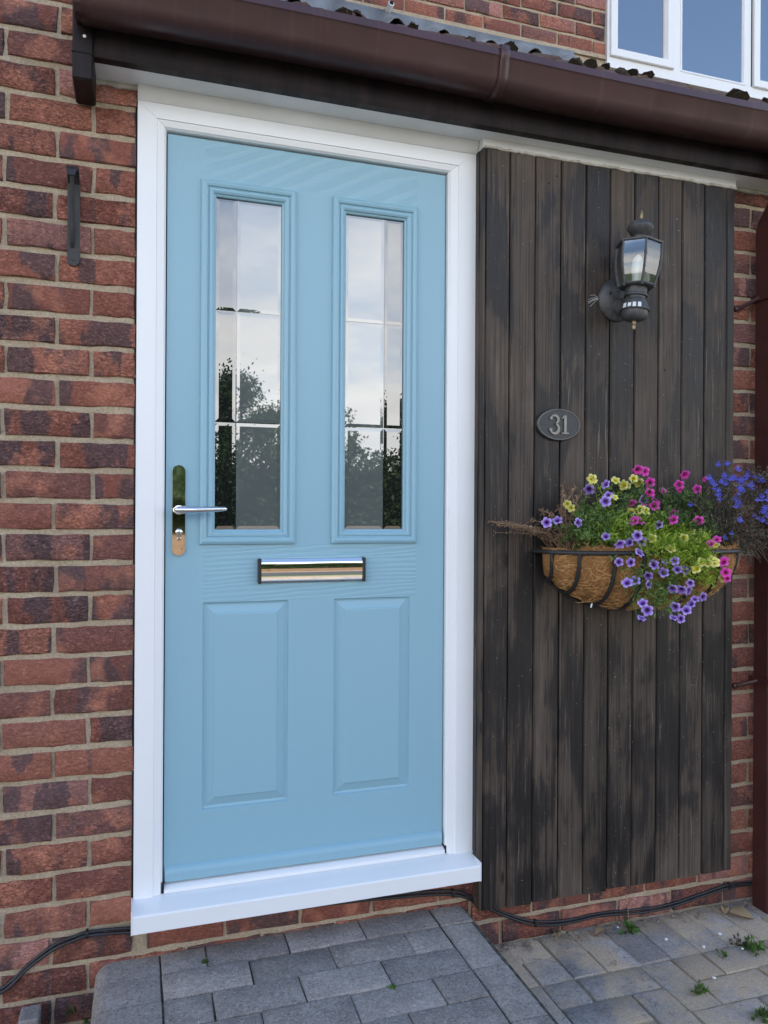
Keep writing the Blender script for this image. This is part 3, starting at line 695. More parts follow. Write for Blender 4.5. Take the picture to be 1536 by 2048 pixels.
# letterbox
LX0, LX1, LZ0, LZ1 = .3030, .5960, 1.0605, 1.1245
b = MB(); pr = [(DY-.0005, LZ0), (DY-.009, LZ0+.001), (DY-.0125, LZ0+.006)]
for i in range(9):
    u = i/8; pr.append((DY-.0145-.0011*math.sin(PI*u), LZ0+.008+(LZ1-LZ0-.016)*u))
pr += [(DY-.0125, LZ1-.005), (DY-.008, LZ1), (DY-.0005, LZ1+.0005)]
b.extrude_x(pr, LX0+.0085, LX1-.0085); b.build('letterbox_flap', 'chrome', door, 35)
for x0 in (LX0, LX1-.0085):
    mb = MB(); mb.bbox(x0, x0+.0085, DY-.019, DY-.0005, LZ0-.001, LZ1+.0015, .0022); mb.build('letterbox_end_cap', 'black_plastic', door)
# handle: long rounded backplate, lever, euro cylinder
HX, HZ0, HZ1, HW = .1015, 1.1345, 1.3680, .0175
def stadium(hw, z0, z1, n=12):
    pts = [(HX+hw*math.cos(PI+PI*i/n), z0+hw+hw*math.sin(PI+PI*i/n)) for i in range(n+1)]+[(HX+hw*math.cos(PI*i/n), z1-hw+hw*math.sin(PI*i/n)) for i in range(n+1)]
    return pts
b = MB(); o1 = stadium(HW, HZ0, HZ1); o2 = stadium(HW-.0016, HZ0+.0016, HZ1-.0016); n = len(o1)
b.add([(x, DY, z) for x, z in o1]+[(x, DY-.0065, z) for x, z in o1]+[(x, DY-.0085, z) for x, z in o2], [tuple(range(2*n, 3*n))]+[(k*n+j, k*n+(j+1) % n, (k+1)*n+(j+1) % n, (k+1)*n+j) for k in range(2) for j in range(n)])
b.build('handle_plate', 'chrome', door, 30)
b = MB(); b.lathe([(.0118, 0), (.0118, .006), (.0105, .010), (.0092, .030), (.0092, .044)], 20, (HX, DY-.0085, 1.2525), 'Y')
lv = [(HX-.0090, DY-.046, 1.2525), (HX-.004, DY-.050, 1.2525), (HX+.012, DY-.052, 1.2525), (HX+.040, DY-.053, 1.2528), (HX+.075, DY-.0535, 1.2540), (HX+.100, DY-.053, 1.2550), (HX+.112, DY-.052, 1.2555), (HX+.1155, DY-.0515, 1.2556)]
b.tube(lv, [.006, .0088, .0098, .0092, .0076, .0062, .0050, .0025], 16)
b.build('lever_handle', 'chrome_soft', door, 50)
b = MB(); b.lathe([(.0085, 0), (.0085, .005), (.0072, .006)], 18, (HX+.0005, DY-.0085, 1.196), 'Y'); b.lathe([(.0052, 0), (.0052, .005), (.004, .006)], 14, (HX+.0005, DY-.0085, 1.179), 'Y'); b.box(HX-.0045, HX+.0055, DY-.0130, DY-.0085, 1.179, 1.196); b.build('lock_cylinder', 'chrome_soft', door, 40)
b = MB(); b.box(HX-.0006, HX+.0016, DY-.0149, DY-.0146, 1.1915, 1.2005); b.build('keyhole', 'gap', door)
b = MB(); b.lathe([(.0016, 0), (.0014, .0008)], 8, (HX+.0085, DY-.0085, 1.1525), 'Y'); b.build('screw', 'gap', door)

# ------------------------------------------------------------------ dark timber cladding
cl = MB(); cl.box(.9245, 1.7840, -.0225, .004, .150, 2.2715); clad = cl.build('cladding', 'timber_dark', house)
jx = [.9262, 1.0035, 1.0845, 1.1690, 1.2515, 1.3345, 1.4195, 1.5055, 1.5910, 1.6760, 1.7600, 1.7915]
for i in range(len(jx)-1):
    x0, x1 = jx[i]+.0016, jx[i+1]-.0016; c0 = .004; zb0 = .131+J(.003); zt = 2.2712+J(.0008)
    if i == 10: x0, zb0 = jx[i]+.0006, .129
    yf = -.0440+J(.0009)
    w = x1-x0; pr = [(0, -.0228), (0, yf+c0), (c0*.8, yf), (w-c0*.8, yf), (w, yf+c0), (w, -.0228)]
    mb = MB()
    # several stations so each board is very slightly bowed
    zs = [zb0+(zt-zb0)*k/6 for k in range(7)]; bow = J(.0009); vs = []
    for k, z in enumerate(zs):
        for x, y in pr: vs.append((x-w/2+bow*math.sin(PI*k/6), y, z))
    n = len(pr); fs = [tuple(range(n)), tuple(6*n+j for j in range(n))]
    for k in range(6):
        for j in range(n): fs.append((k*n+j, k*n+(j+1) % n, k*n+n+(j+1) % n, k*n+n+j))
    mb.add(vs, fs); mb.build('plank', 'timber', clad, loc=((x0+x1)/2, 0, 0))
b = MB(); b.box(.9170, .9246, -.0455, -.0035, .135, 2.2712); b.build('edge_strip', 'timber', clad)
b = MB(); b.box(.9148, .9169, -.0240, -.0035, .2885, 2.2712); b.build('edge_strip', 'timber', clad)
b = MB()
for (x, y) in ((1208, 446), (1188, 470), (1114, 352), (1098, 366), (1026, 620), (972, 537), (1225, 690), (1330, 740), (1415, 470), (1128, 430)):
    p = P(x, y, -.0445); b.lathe([(.0028, 0), (.0022, .0009)], 8, (p.x, -.0435, p.z), 'Y')
b.build('nail_head', 'gap', clad)

# ------------------------------------------------------------------ upstairs window
win = empty('upper_window'); win.parent = house
WZ0 = 3.4625; WTOP = 4.70
wxl = [P(1212, 60, UPY).x, P(1341, 0, UPY).x, P(1358, 0, UPY).x, P(1487, 0, UPY).x, P(1502, 0, UPY).x]
WR = wxl[4]+(wxl[1]-wxl[0])
b = MB(); WY = UPY-.012
b.box(wxl[0], WR, WY, UPY+.07, WZ0, WZ0+.055)
b.box(wxl[0], WR, WY, UPY+.07, WTOP-.06, WTOP); b.box(wxl[0], wxl[0]+.035, WY, UPY+.07, WZ0+.055, WTOP-.06); b.box(WR-.035, WR, WY, UPY+.07, WZ0+.055, WTOP-.06)
b.box(wxl[1]-.02, wxl[2]+.01, WY, UPY+.07, WZ0+.055, WTOP-.06); b.box(wxl[3]-.005, wxl[4]-.01, WY, UPY+.07, WZ0+.055, WTOP-.06)
b.build('window_frame', 'white', win)
def sash(x0, x1):
    z0, z1 = WZ0+.052, WTOP-.05; mb = MB()
    mb.loops(x0, x1, z0, z1, [(0, UPY+.03), (0, WY-.012), (.003, WY-.015), (.038, WY-.015), (.050, WY+.002), (.052, WY+.012)], cap=False); mb.build('sash', 'white', win, recalc=False)
    mb = MB(); mb.box(x0+.050, x1-.050, WY+.010, WY+.014, z0+.05, z1-.05); mb.build('window_pane', 'glass_win', win)
sash(wxl[0]+.012, wxl[1]+.006); sash(wxl[4], WR-.012)
b = MB(); b.loops(wxl[2]+.0, wxl[3]+.004, WZ0+.053, WTOP-.055, [(0, WY-.0005), (.001, WY-.003), (.010, WY-.002), (.018, WY+.010)], cap=False); b.build('glazing_bead', 'white', win, recalc=False)
b = MB(); b.box(wxl[2]+.015, wxl[3]-.012, WY+.009, WY+.013, WZ0+.066, WTOP-.07); b.build('window_pane', 'glass_win', win)
b = MB(); b.box(wxl[4]-.0095, wxl[4]-.0005, WY+.003, UPY+.06, WZ0+.055, WTOP-.06); b.build('hinge_gap', 'gap', win)

# ------------------------------------------------------------------ paving
def block_mesh(lx, ly, h=.06, ch=.0032, bull=None):
    bm = bmesh.new(); bmesh.ops.create_cube(bm, size=1)
    for q in bm.verts: q.co = Vector((q.co.x*lx, q.co.y*ly, q.co.z*h-h/2))
    top = [e for e in bm.edges if all(v_.co.z > -.001 for v_ in e.verts)]
    if bull is not None:
        side = [e for e in top if all(v_.co.x*bull > 0 for v_ in e.verts)]; oth = [e for e in top if e not in side]
        bmesh.ops.bevel(bm, geom=side, offset=.040, segments=6, affect='EDGES', profile=.5)
        bmesh.ops.bevel(bm, geom=[e for e in oth if e.is_valid], offset=.003, segments=1, affect='EDGES')
    else:
        bmesh.ops.bevel(bm, geom=top, offset=ch, segments=2, affect='EDGES', profile=.5)
        for q in bm.verts: q.co += Vector((J(.0016), J(.0016), J(.0008)))
    me = bpy.data.meshes.new('paver'); bm.to_mesh(me); bm.free(); me.shade_smooth(); me.set_sharp_from_angle(angle=math.radians(48)); return me
BM = {}
def paver(x0, x1, y0, y1, z, parent, mat, bull=None, rotj=.006, zj=.002, gap=.0016):
    lx, ly = round(abs(x1-x0)-2*gap, 3), round(abs(y1-y0)-2*gap, 3); key = (lx, ly, bull, mat); L = BM.setdefault(key, [])
    if len(L) < 4:
        me = block_mesh(lx, ly, bull=bull); me.materials.append(M[mat]); L.append(me)
    return place('paver', random.choice(L), parent, ((x0+x1)/2+J(.001), (y0+y1)/2+J(.001), z+J(zj)), (J(rotj), J(rotj), J(rotj)))
# the step
ST = .137
b = MB(); b.box(-.055, .885, -.985, .004, -.02, ST-.006); step = tag(b.build('door_step', 'joint'), label='raised doorstep of grey concrete blocks below the blue door', kind='structure')
SY = [.004]+[-.0905-.1025*i for i in range(10)]
for i in range(9):
    y1, y0 = SY[i], SY[i+1]
    js = [.0625, .1715, .375, .579, .783] if i % 2 == 0 else [.0625, .269, .473, .677, .783]
    for q in range(len(js)-1): paver(js[q], js[q+1], y0, y1, ST, step, 'paver')
for i in range(9):                                              # bullnosed edging, left
    paver(-.0935, .0605, SY[i+1], SY[i], ST-.001, step, 'paver', bull=-1)
ys = [.004, -.088]+[-.088-.2035*i for i in range(1, 6)]
for i in range(5):                                              # edging, right, running away from the wall
    if ys[i+1] < -.95: break
    dxx = -.022*(-(ys[i]+ys[i+1])/2)/.25
    o = paver(.785, .9035, ys[i+1], ys[i], ST-.0015, step, 'paver', bull=1)
# drive: soldier course against the house, herringbone beyond
b = MB(); b.box(-3.5, 4.5, -5.4, .004, -.06, -.0045); drive = tag(b.build('block_paving', 'sand'), label='weathered grey block paving with sandy joints', kind='structure')
placed = 0; rest = []
def want(x, y):
    q = Vector((x, y, 0))-CAM; zc = q.dot(FW)
    if zc < .2: return False
    u = q.dot(RTV)/zc*F_PX+768; w = 1024-q.dot(UPV)/zc*F_PX
    return -350 < u < 2100 and w < 2420
cands = []
x = .919
while x < 3.4: cands.append((x, x+.1035, -.2055, 0.)); x += .1035
x = -.10
while x > -1.2: cands.append((x-.1035, x, -.2055, 0.)); x -= .1035
u_ = .1025
for i in range(-32, 44):
    for j in range(-46, 2):
        # 90 degree herringbone
        kx, ky = i, j
        r_ = (kx-ky) % 4
        X, Y_ = .919+kx*u_, ky*u_
        if r_ == 0: cands.append((X, X+2*u_, Y_-u_, Y_))
        elif r_ == 2:cands.append((X, X+u_, Y_-2*u_, Y_))
mass = MB()
for x0, x1, y0, y1 in cands:
    xc, yc = (x0+x1)/2, (y0+y1)/2
    if y0 < -5.3 or x1 > 4.4 or x0 < -3.4: continue
    if y0 < -.2056 < y1: y1 = -.2056
    if y1-y0 < .03: continue
    if y0 > -1.0 and x0 < .915 and x1 > -.10: continue
    if want(xc, yc) and placed < 290: paver(x0, x1, y0, y1, -.001, drive, 'paver_sandy', rotj=.012, zj=.0028, gap=.0028); placed += 1
    elif y0 > -5.3: mass.box(x0+.003, x1-.003, y0+.003, y1-.003, -.05, J(.002))
tag(mass.build('paver_field', 'paver_sandy', drive), kind='stuff')

# ------------------------------------------------------------------ wall lantern
LXc, LYc, LZc = 1.3535, -.142, 1.945
lan = empty('wall_lantern', (LXc, -.0445, 1.883), label='black carriage lantern with clear glass and motion sensor on the dark timber', cat='lamp')
def lp(o):                                                       # parts are modelled in world metres
    o.matrix_parent_inverse = Matrix.Translation((-LXc, .0445, -1.883)); return o
TILT = Matrix.Translation((LXc, LYc, 1.90)) @ Matrix.Rotation(math.radians(4.2), 4, 'Y') @ Matrix.Translation((-LXc, -LYc, -1.90))
def tilt(mb): mb.v = [tuple(TILT @ Vector(p)) for p in mb.v]; return mb
b = MB(); b.lathe([(.0625, 0), (.0640, .004), (.0620, .009), (.050, .018), (.030, .0245), (.010, .026)], 36, (LXc, -.0445, 1.883), 'Y'); lp(b.build('backplate', 'lantern', lan, 50))
b = MB(); b.lathe([(.004, 0), (.003, .003)], 10, (LXc-.034, -.066, 1.895), 'Y'); lp(b.build('screw', 'black_plastic', lan, 50))
b = MB(); b.tube([(LXc, -.062, 1.862), (LXc, -.085, 1.846), (LXc, -.110, 1.842), (LXc-.002, LYc, 1.846)], [.026, .022, .020, .020], 16); lp(b.build('arm', 'lantern', lan, 60))
def LA(prof, name, mat, n=28, sm=40, phase=0.):
    mb = tilt(MB().lathe([(r_, z) for r_, z in prof], n, (LXc, LYc, 0), phase=phase)); return lp(mb.build(name, mat, lan, sm))
LA([(.0015, 2.1185), (.0052, 2.110), (.0058, 2.100), (.0045, 2.096), (.0058, 2.092), (.0052, 2.089)], 'finial', 'brass', 14)
LA([(.004, 2.092), (.012, 2.0895), (.026, 2.082), (.0345, 2.073), (.0370, 2.067), (.0368, 2.064), (.0335, 2.058), (.028, 2.050), (.020, 2.044), (.0175, 2.041), (.0175, 2.032), (.020, 2.029)], 'cap', 'lantern')
ph = math.radians(12)
LA([(.019, 2.034), (.030, 2.0315), (.060, 2.022), (.0680, 2.0195), (.0680, 2.0150), (.0640, 2.0145), (.015, 2.0145)], 'roof_plate', 'lantern', 6, 20, ph)
HT, HB, RT, RB = 2.0150, 1.8985, .0630, .0490
for k in range(6):
    a = ph+k*PI/3; pts = []
    for q in range(7):
        u = q/6; r_ = RT+(RB-RT)*u+.006*math.sin(PI*u); z = HT+(HB-HT)*u; pts.append(TILT @ Vector((LXc+r_*math.cos(a), LYc+r_*math.sin(a), z)))
    mb = MB(); mb.tube(pts, .0036, 6); lp(mb.build('glazing_bar', 'lantern', lan, 40))
    a2 = a+PI/3; vs = []; fs = []
    for q in range(7):
        u = q/6; r_ = RT+(RB-RT)*u+.006*math.sin(PI*u)-.0005; z = HT+(HB-HT)*u
        vs += [TILT @ Vector((LXc+r_*math.cos(a), LYc+r_*math.sin(a), z)), TILT @ Vector((LXc+r_*math.cos(a2), LYc+r_*math.sin(a2), z))]
    mb = MB(); mb.add(vs, [(2*q, 2*q+1, 2*q+3, 2*q+2) for q in range(6)]); lp(mb.build('glass_pane', 'lantern_glass', lan, 60))
    ab = a; mb = tilt(MB().lathe([(.0028, 1.889), (.0042, 1.8915), (.0042, 1.8945), (.002, 1.897)], 8, (LXc+.049*math.cos(ab), LYc+.049*math.sin(ab), 0))); lp(mb.build('stud', 'lantern', lan, 50))
LA([(.015, 1.9000), (.0530, 1.8992), (.0545, 1.8960), (.0500, 1.8930), (.032, 1.8915)], 'base_plate', 'lantern', 6, 20, ph)
LA([(.0005, 1.992), (.010, 1.984), (.0165, 1.968), (.0175, 1.950), (.0150, 1.932), (.0130, 1.922), (.0130, 1.902)], 'bulb', 'bulb', 18, 60)
LA([(.031, 1.8925), (.0305, 1.876), (.0330, 1.873), (.0330, 1.868), (.027, 1.866), (.027, 1.861), (.0300, 1.858), (.0345, 1.846), (.0400, 1.833), (.0420, 1.828), (.0410, 1.8255), (.0370, 1.8255), (.0370, 1.822),
    (.0360, 1.812), (.0320, 1.804), (.0200, 1.7985), (.007, 1.797)], 'sensor_housing', 'lantern')
for k in range(4):
    aa = math.radians(-168+k*20); mb = MB(); vs = []
    for da in (-.115, .115):
        for z in (1.8285, 1.8415): rr_ = .0405 if z < 1.835 else .0385; vs.append(TILT @ Vector((LXc+rr_*math.cos(aa+da)*1.02, LYc+rr_*math.sin(aa+da)*1.02, z)))
    mb.add(vs, [(0, 1, 3, 2)]); o = lp(mb.build('sensor_lens', 'lens', lan)); md = o.modifiers.new('thickness', 'SOLIDIFY'); md.thickness = .0015
LA([(.0062, 1.798), (.0062, 1.790), (.0045, 1.787), (.0060, 1.784), (.0052, 1.775), (.0015, 1.7715)], 'lower_finial', 'brass', 14)
b = MB()
for k in range(7):
    a = J(.9); b.tube([(LXc-.060, -.048, 1.884), (LXc-.060-.020*math.cos(a), -.047, 1.884+.02*math.sin(a)-.004), (LXc-.060-.036*math.cos(a), -.0455, 1.884+.030*math.sin(a)-.012)], .00035, 4)
lp(b.build('cobweb', 'bulb', lan))

# ------------------------------------------------------------------ number plate 31
NX, NZ = 1.1585, 1.5055
num = empty('house_number_plate', (NX, -.0445, NZ), label='dark oval plaque with raised number 31 on timber cladding', cat='number plate')
b = MB(); b.lathe([(.0715, 0), (.0715, .006), (.0690, .0085)], 56, (0, 0, 0), 'Y', 1, .655); b.build('plate', 'plaque', num, 30)
b = MB(); vs = []; n = 64
for r_, h in ((.0700, .0080), (.0690, .0105), (.0665, .0105), (.0652, .0080)):
    for j in range(n): a = 2*PI*j/n; vs.append((r_*math.cos(a), -h, (r_*.655-(.0715-r_)*.35)*math.sin(a)))
b.add(vs, [(k*n+j, k*n+(j+1) % n, k*n+n+(j+1) % n, k*n+n+j) for k in range(3) for j in range(n)]); b.build('rim', 'plaque_rim', num, 60)
def stroke(mb, pts, wd, y0=-.0078, y1=-.0125):
    k = len(pts); L = []; R_ = []
    for i in range(k):
        p0, p1 = pts[max(i-1, 0)], pts[min(i+1, k-1)]; d = Vector((p1[0]-p0[0], p1[1]-p0[1])).normalized(); nn = Vector((-d.y, d.x)); w = wd[i]/2
        L.append((pts[i][0]+nn.x*w, pts[i][1]+nn.y*w)); R_.append((pts[i][0]-nn.x*w, pts[i][1]-nn.y*w))
    vs = [(x, y, z) for y in (y0, y1) for i in range(k) for x, z in (L[i], R_[i])]; o = 2*k; fs = []
    for i in range(k-1):
        a, b_, c_, d_ = 2*i, 2*i+1, 2*i+3, 2*i+2
        fs += [(o+a, o+b_, o+c_, o+d_), (a, d_, o+d_, o+a), (b_, o+b_, o+c_, c_)]
    fs += [(0, o, o+1, 1), (2*k-2, 2*k-1, o+2*k-1, o+2*k-2)]
    return mb.add(vs, fs)
def arc(cx, cz, rx, rz, a0, a1, n): return [(cx+rx*math.cos(math.radians(a0+(a1-a0)*i/n)), cz+rz*math.sin(math.radians(a0+(a1-a0)*i/n))) for i in range(n+1)]
b = MB(); up = arc(-.0165, .0135, .0125, .0118, 160, -90, 18); lo = arc(-.0165, -.0125, .0140, .0142, 90, -160, 20)
def wds(n, thin, thick): return [thin+(thick-thin)*max(0, math.sin(PI*(i/n)**1.15))**1.2 for i in range(n+1)]
stroke(b, up, wds(18, .0030, .0078)); stroke(b, lo, wds(20, .0032, .0084))
b.lathe([(.0046, .0078), (.0046, .0126)], 14, (-.0272, 0, .0170), 'Y'); b.lathe([(.0048, .0078), (.0048, .0126)], 14, (-.0285, 0, -.0165), 'Y'); b.build('digit', 'pewter', num, 40)
b = MB(); b.box(.0150, .0225, -.0125, -.0078, -.0225, .0262); b.box(.0075, .0300, -.0126, -.0078, -.0270, -.0228); stroke(b, [(.0072, .0185), (.0115, .0200), (.0152, .0255)], [.0028, .0040, .0050]); b.build('digit', 'pewter', num)
for sx in (-1, 1):
    mb = MB(); mb.lathe([(.0024, .008), (.0020, .0098)], 10, (sx*.0545, 0, 0), 'Y'); mb.build('screw', 'plaque', num, 40)

# ------------------------------------------------------------------ hanging bracket on the brick
hx = -.1495
hb = empty('hanging_bracket', (hx, -.002, 1.95), label='black iron hanging-basket bracket screwed to the bare brick wall', cat='bracket')
def strap(z0, z1, hw, y0, y1):
    n = 10; pts = [(hw*math.cos(PI+PI*i/n), z0+hw+hw*math.sin(PI+PI*i/n)) for i in range(n+1)]+[(hw*math.cos(PI*i/n), z1-hw+hw*math.sin(PI*i/n)) for i in range(n+1)]
    mb = MB(); k = len(pts); mb.add([(x, y, z-1.95) for y in (y1, y0) for x, z in pts], [tuple(range(k)), tuple(range(k, 2*k))]+[(j, (j+1) % k, k+(j+1) % k, k+j) for j in range(k)]); return mb
strap(1.842, 2.052, .0140, .003, -.004).build('wall_plate', 'iron', hb)
b = MB(); pth = [(-.004, .092), (-.020, .104), (-.042, .110), (-.062, .106), (-.076, .094), (-.082, .078)]; vs = []
for q, (y, z) in enumerate(pth):
    w = .0135 if q < 4 else .0135-.003*(q-3)
    y2_, z2_ = pth[min(q+1, 5)]; y1_, z1_ = pth[max(q-1, 0)]; d = Vector((y2_-y1_, z2_-z1_)).normalized(); nn = Vector((-d.y, d.x))*.0025
    vs += [(-w, y+nn.x, z+nn.y), (w, y+nn.x, z+nn.y), (w, y-nn.x, z-nn.y), (-w, y-nn.x, z-nn.y)]
b.add(vs, [(0, 1, 2, 3), (20, 21, 22, 23)]+[(q*4+k, q*4+(k+1) % 4, q*4+4+(k+1) % 4, q*4+4+k) for q in range(5) for k in range(4)]); b.build('arm', 'iron', hb)
b = MB(); b.tube([(-.003, -.005, -.062), (-.003, -.014, -.050), (-.002, -.022, -.015), (-.001, -.034, .030), (0, -.052, .075), (0, -.060, .103)], [.0050, .0045, .0045, .0045, .0045, .0050], 8); b.build('brace', 'iron', hb, 50)
b = MB(); b.lathe([(.0035, .004), (.0030, .0052)], 10, (0, -.0, -.093), 'Y'); b.build('screw', 'black_plastic', hb)

# ------------------------------------------------------------------ black cables along the foot of the wall
def smooth_path(pts, sub=6):
    out = []; pts = [Vector(p) for p in pts]
    for i in range(len(pts)-1):
        p0, p1, p2, p3 = pts[max(i-1, 0)], pts[i], pts[i+1], pts[min(i+2, len(pts)-1)]
        for k in range(sub):
            t_ = k/sub; out.append(.5*((2*p1)+(-p0+p2)*t_+(2*p0-5*p1+4*p2-p3)*t_*t_+(-p0+3*p1-3*p2+p3)*t_**3))
    out.append(pts[-1]); return out
cpx = [(-160, 2040), (-60, 2010), (10, 1975), (60, 1930), (110, 1893), (150, 1875), (174, 1868), (230, 1862), (275, 1858), (350, 1848), (500, 1826), (650, 1805), (780, 1793), (905, 1786), (960, 1806), (1020, 1833), (1070, 1846), (1130, 1843), (1200, 1829), (1280, 1822), (1340, 1810), (1400, 1791), (1458, 1772), (1510, 1764), (1580, 1756)]
for q, dz in enumerate((.0042, -.0042)):
    mb = MB(); mb.tube(smooth_path([(p.x, -.0065-(.0025 if q else 0), p.z+dz+.0012*math.sin(i*2.1+q)) for i, p in enumerate([P(x, y, -.0065) for x, y in cpx])]), .0038, 8)
    o = mb.build('cable', 'cable', None, 60); tag(o, ('upper' if q == 0 else 'lower')+' of two black cables clipped along the foot of the brick wall', 'cable', 'cables along the wall foot')
CLIPS = [(174, 1868, 'on the bare brick left of the sill'), (905, 1786, 'at the right end of the sill'), (1070, 1846, 'at the lowest dip under the cladding'), (1458, 1772, 'beside the maroon downpipe')]
for x, y, w_ in CLIPS:
    p = P(x, y, -.0065); mb = MB(); pr = [(-.002, -.011), (-.0125, -.009), (-.0145, 0), (-.0125, .009), (-.002, .011)]; mb.extrude_x(pr, -.0032, .0032); mb.lathe([(.0022, .012), (.0018, .0155)], 8, (0, 0, 0), 'Y')
    tag(mb.build('cable_clip', 'black_plastic', loc=(p.x, 0, p.z)), 'small black cable clip '+w_, 'clip', 'cable clips')

# ------------------------------------------------------------------ wall basket
BX0, BX1, RIMZ, BD = 1.0760, 1.7350, 1.1420, .185
BXc, BHW = (BX0+BX1)/2, (BX1-BX0)/2; BYW = -.0455
bas = empty('wall_basket', (BXc, BYW, 1.06), label='half-round black iron wall basket with coir liner on dark cladding', cat='planter')
def bp(o): o.matrix_parent_inverse = Matrix.Translation((-BXc, -BYW, -1.06)); return o
def rim_y(x, d=BD, hw=BHW): u = min(1, abs((x-BXc)/hw)); return BYW-.006-d*(1-u**3.2)**(1/2.4)
rim = []
for i in range(61):
    a = PI*i/60; u = -math.cos(a); x = BXc+BHW*u; rim.append((x, rim_y(x), RIMZ))
b = MB(); b.tube([(BX0, BYW-.001, RIMZ)]+rim[1:-1]+[(BX1, BYW-.001, RIMZ)], .0064, 8); bp(b.build('rim', 'iron', bas, 60))
BZ0 = .972
def bar_path(x, inset=0.):
    yr = rim_y(x)+inset; u = (x-BXc)/BHW; zb1 = BZ0+.100*abs(u)**3+inset; xb = BXc+(x-BXc)*.90; pts = []
    for q in range(13):
        th = PI/2*q/12; pts.append((x+(xb-x)*(1-math.cos(th)), BYW-.004+(yr-BYW+.004)*math.cos(th)**.75, RIMZ-(RIMZ-zb1)*math.sin(th)**.95))
    return pts
for fx in (-.955, -.80, -.53, -.27, 0., .27, .53, .80, .955):
    mb = MB(); mb.tube(bar_path(BXc+BHW*fx), .0056, 8); bp(mb.build('bar', 'iron', bas, 60))
low = [bar_path(BXc+BHW*f)[-1] for f in [-.955+1.91*i/30 for i in range(31)]]
b = MB(); b.tube(low, .0046, 8); bp(b.build('bottom_bar', 'iron', bas, 60))
b = MB(); b.tube([(BX0, BYW-.002, RIMZ), (BXc, BYW-.002, RIMZ), (BX1, BYW-.002, RIMZ)], .0045, 8); bp(b.build('back_bar', 'iron', bas, 60))
# coir liner: bulges out between the bars and stands up unevenly above the rim
NXL, NQ = 96, 22; vs = []; fs = []
fxs = [-.955, -.80, -.53, -.27, 0., .27, .53, .80, .955]
def lump(x): return .018*math.exp(-((x-1.30)/.10)**2)+.010*math.exp(-((x-1.68)/.06)**2)+.004*math.sin(x*60)+.003*math.sin(x*131)
grid = []
for i in range(NXL+1):
    u = -.985+1.97*i/NXL; x = BXc+BHW*u; pth = [Vector(p) for p in bar_path(x, .007)]
    nb = min(abs(u-f) for f in fxs); bulge = .012*min(1, nb/.11)
    col = [pth[0]+Vector((0, .010, .012+lump(x)*1.0)), pth[0]+Vector((0, .002-.002, .006+lump(x)*.6))]
    for q in range(NQ):
        s = q/(NQ-1)*12; k = min(11, int(s)); p = pth[k].lerp(pth[k+1], s-k)
        nrm = Vector((0, p.y-BYW, (p.z-RIMZ)*1.1)).normalized() if q else Vector((0, -1, 0)); w = math.sin(PI*min(1, q/(NQ-1)))**.6
        col.append(p+nrm*(bulge*w+J(.0012)))
    grid.append(col)
nq = NQ+2; vs = [p for c_ in grid for p in c_]
fs = [(i*nq+q, i*nq+q+1, (i+1)*nq+q+1, (i+1)*nq+q) for i in range(NXL) for q in range(nq-1)]
b = MB(); b.add(vs, fs); liner = bp(b.build('liner', 'coir', bas, 80))
md = liner.modifiers.new('thickness', 'SOLIDIFY'); md.thickness = .008; md.offset = -1
# loose fibres on the liner
b = MB()
for k in range(1500):
    i = random.randrange(2, NXL-2); q = random.randrange(1, nq-2); p = Vector(grid[i][q]); d = Vector((J(1), 0, J(.9)))
    tq = (Vector(grid[i][q+1])-p).normalized(); tx = (Vector(grid[i+1][q])-p).normalized(); nrm = tx.cross(tq); 
    if nrm.y > 0: nrm = -nrm
    ang = random.uniform(0, 2*PI); L = random.uniform(.012, .038); cv = J(1.2); pts = []; cur = p+nrm*.0012
    for s_ in range(4): pts.append(cur+nrm*(.0028*math.sin(PI*s_/3))); ang += cv*.5; cur = cur+(tx*math.cos(ang)+tq*math.sin(ang))*(L/3)
    b.tube(pts, .00048, 3, False)
fo = b.build('loose_fibres', 'fibre', liner, recalc=False); tag(fo, kind='stuff')
b = MB(); so = []; n = 40
top = [(BXc+BHW*.95*(-1+2*i/n), rim_y(BXc+BHW*.95*(-1+2*i/n))+.018, RIMZ-.004+J(.004)) for i in range(n+1)]; bk = [(p[0], BYW-.004, RIMZ+J(.004)) for p in top]
b.add(top+bk, [(i, i+1, n+1+i+1, n+1+i) for i in range(n)]); bp(b.build('soil', 'soil', bas))
b = MB(); p = P(1182, 1211, -.15); b.box(-.0018, .0018, -.0012, .0012, -.006, .006); o = bp(b.build('tag', 'white', bas)); o.location = (p.x, -.152, p.z); o.rotation_euler = (0, .3, 0)

# ------------------------------------------------------------------ plants in the basket
def leaf(mb, p, d, L, W, up=None):
    d = d.normalized(); s = d.cross(up or Vector((J(1), J(1), J(1)))).normalized(); n_ = s.cross(d)
    mid = p+d*L*.5+n_*L*.06
    mb.add([p, mid+s*W*.5, p+d*L-n_*L*.08, mid-s*W*.5], [(0, 1, 2, 3)])
def stem_to(mb, root, tip, sag=.03, r=.0009, leaves=10, L=.016, W=.005, spread=.6, start=.25):
    root, tip = Vector(root), Vector(tip); c1 = root+Vector((0, 0, max(.03, sag)))+ (tip-root)*.25; pts = []
    ns = 7
    for i in range(ns+1):
        t_ = i/ns; pts.append((1-t_)**2*root+2*(1-t_)*t_*(c1+Vector((0, J(.002), (tip.z-root.z)*.35 if tip.z > root.z else .02)))+t_*t_*tip)
    mb.tube(pts, [r*1.3]*3+[r]*(ns-2), 4, False)
    for k in range(leaves):
        t_ = start+(1-start)*random.random(); f = t_*ns; i = min(ns-1, int(f)); p = pts[i].lerp(pts[i+1], f-i); d = (pts[i+1]-pts[i]).normalized()
        dd = d*random.uniform(.2, .9)+Vector((J(1), J(1), J(1)))*spread; leaf(mb, p, dd, L*random.uniform(.6, 1.25), W*random.uniform(.7, 1.2))
    return pts
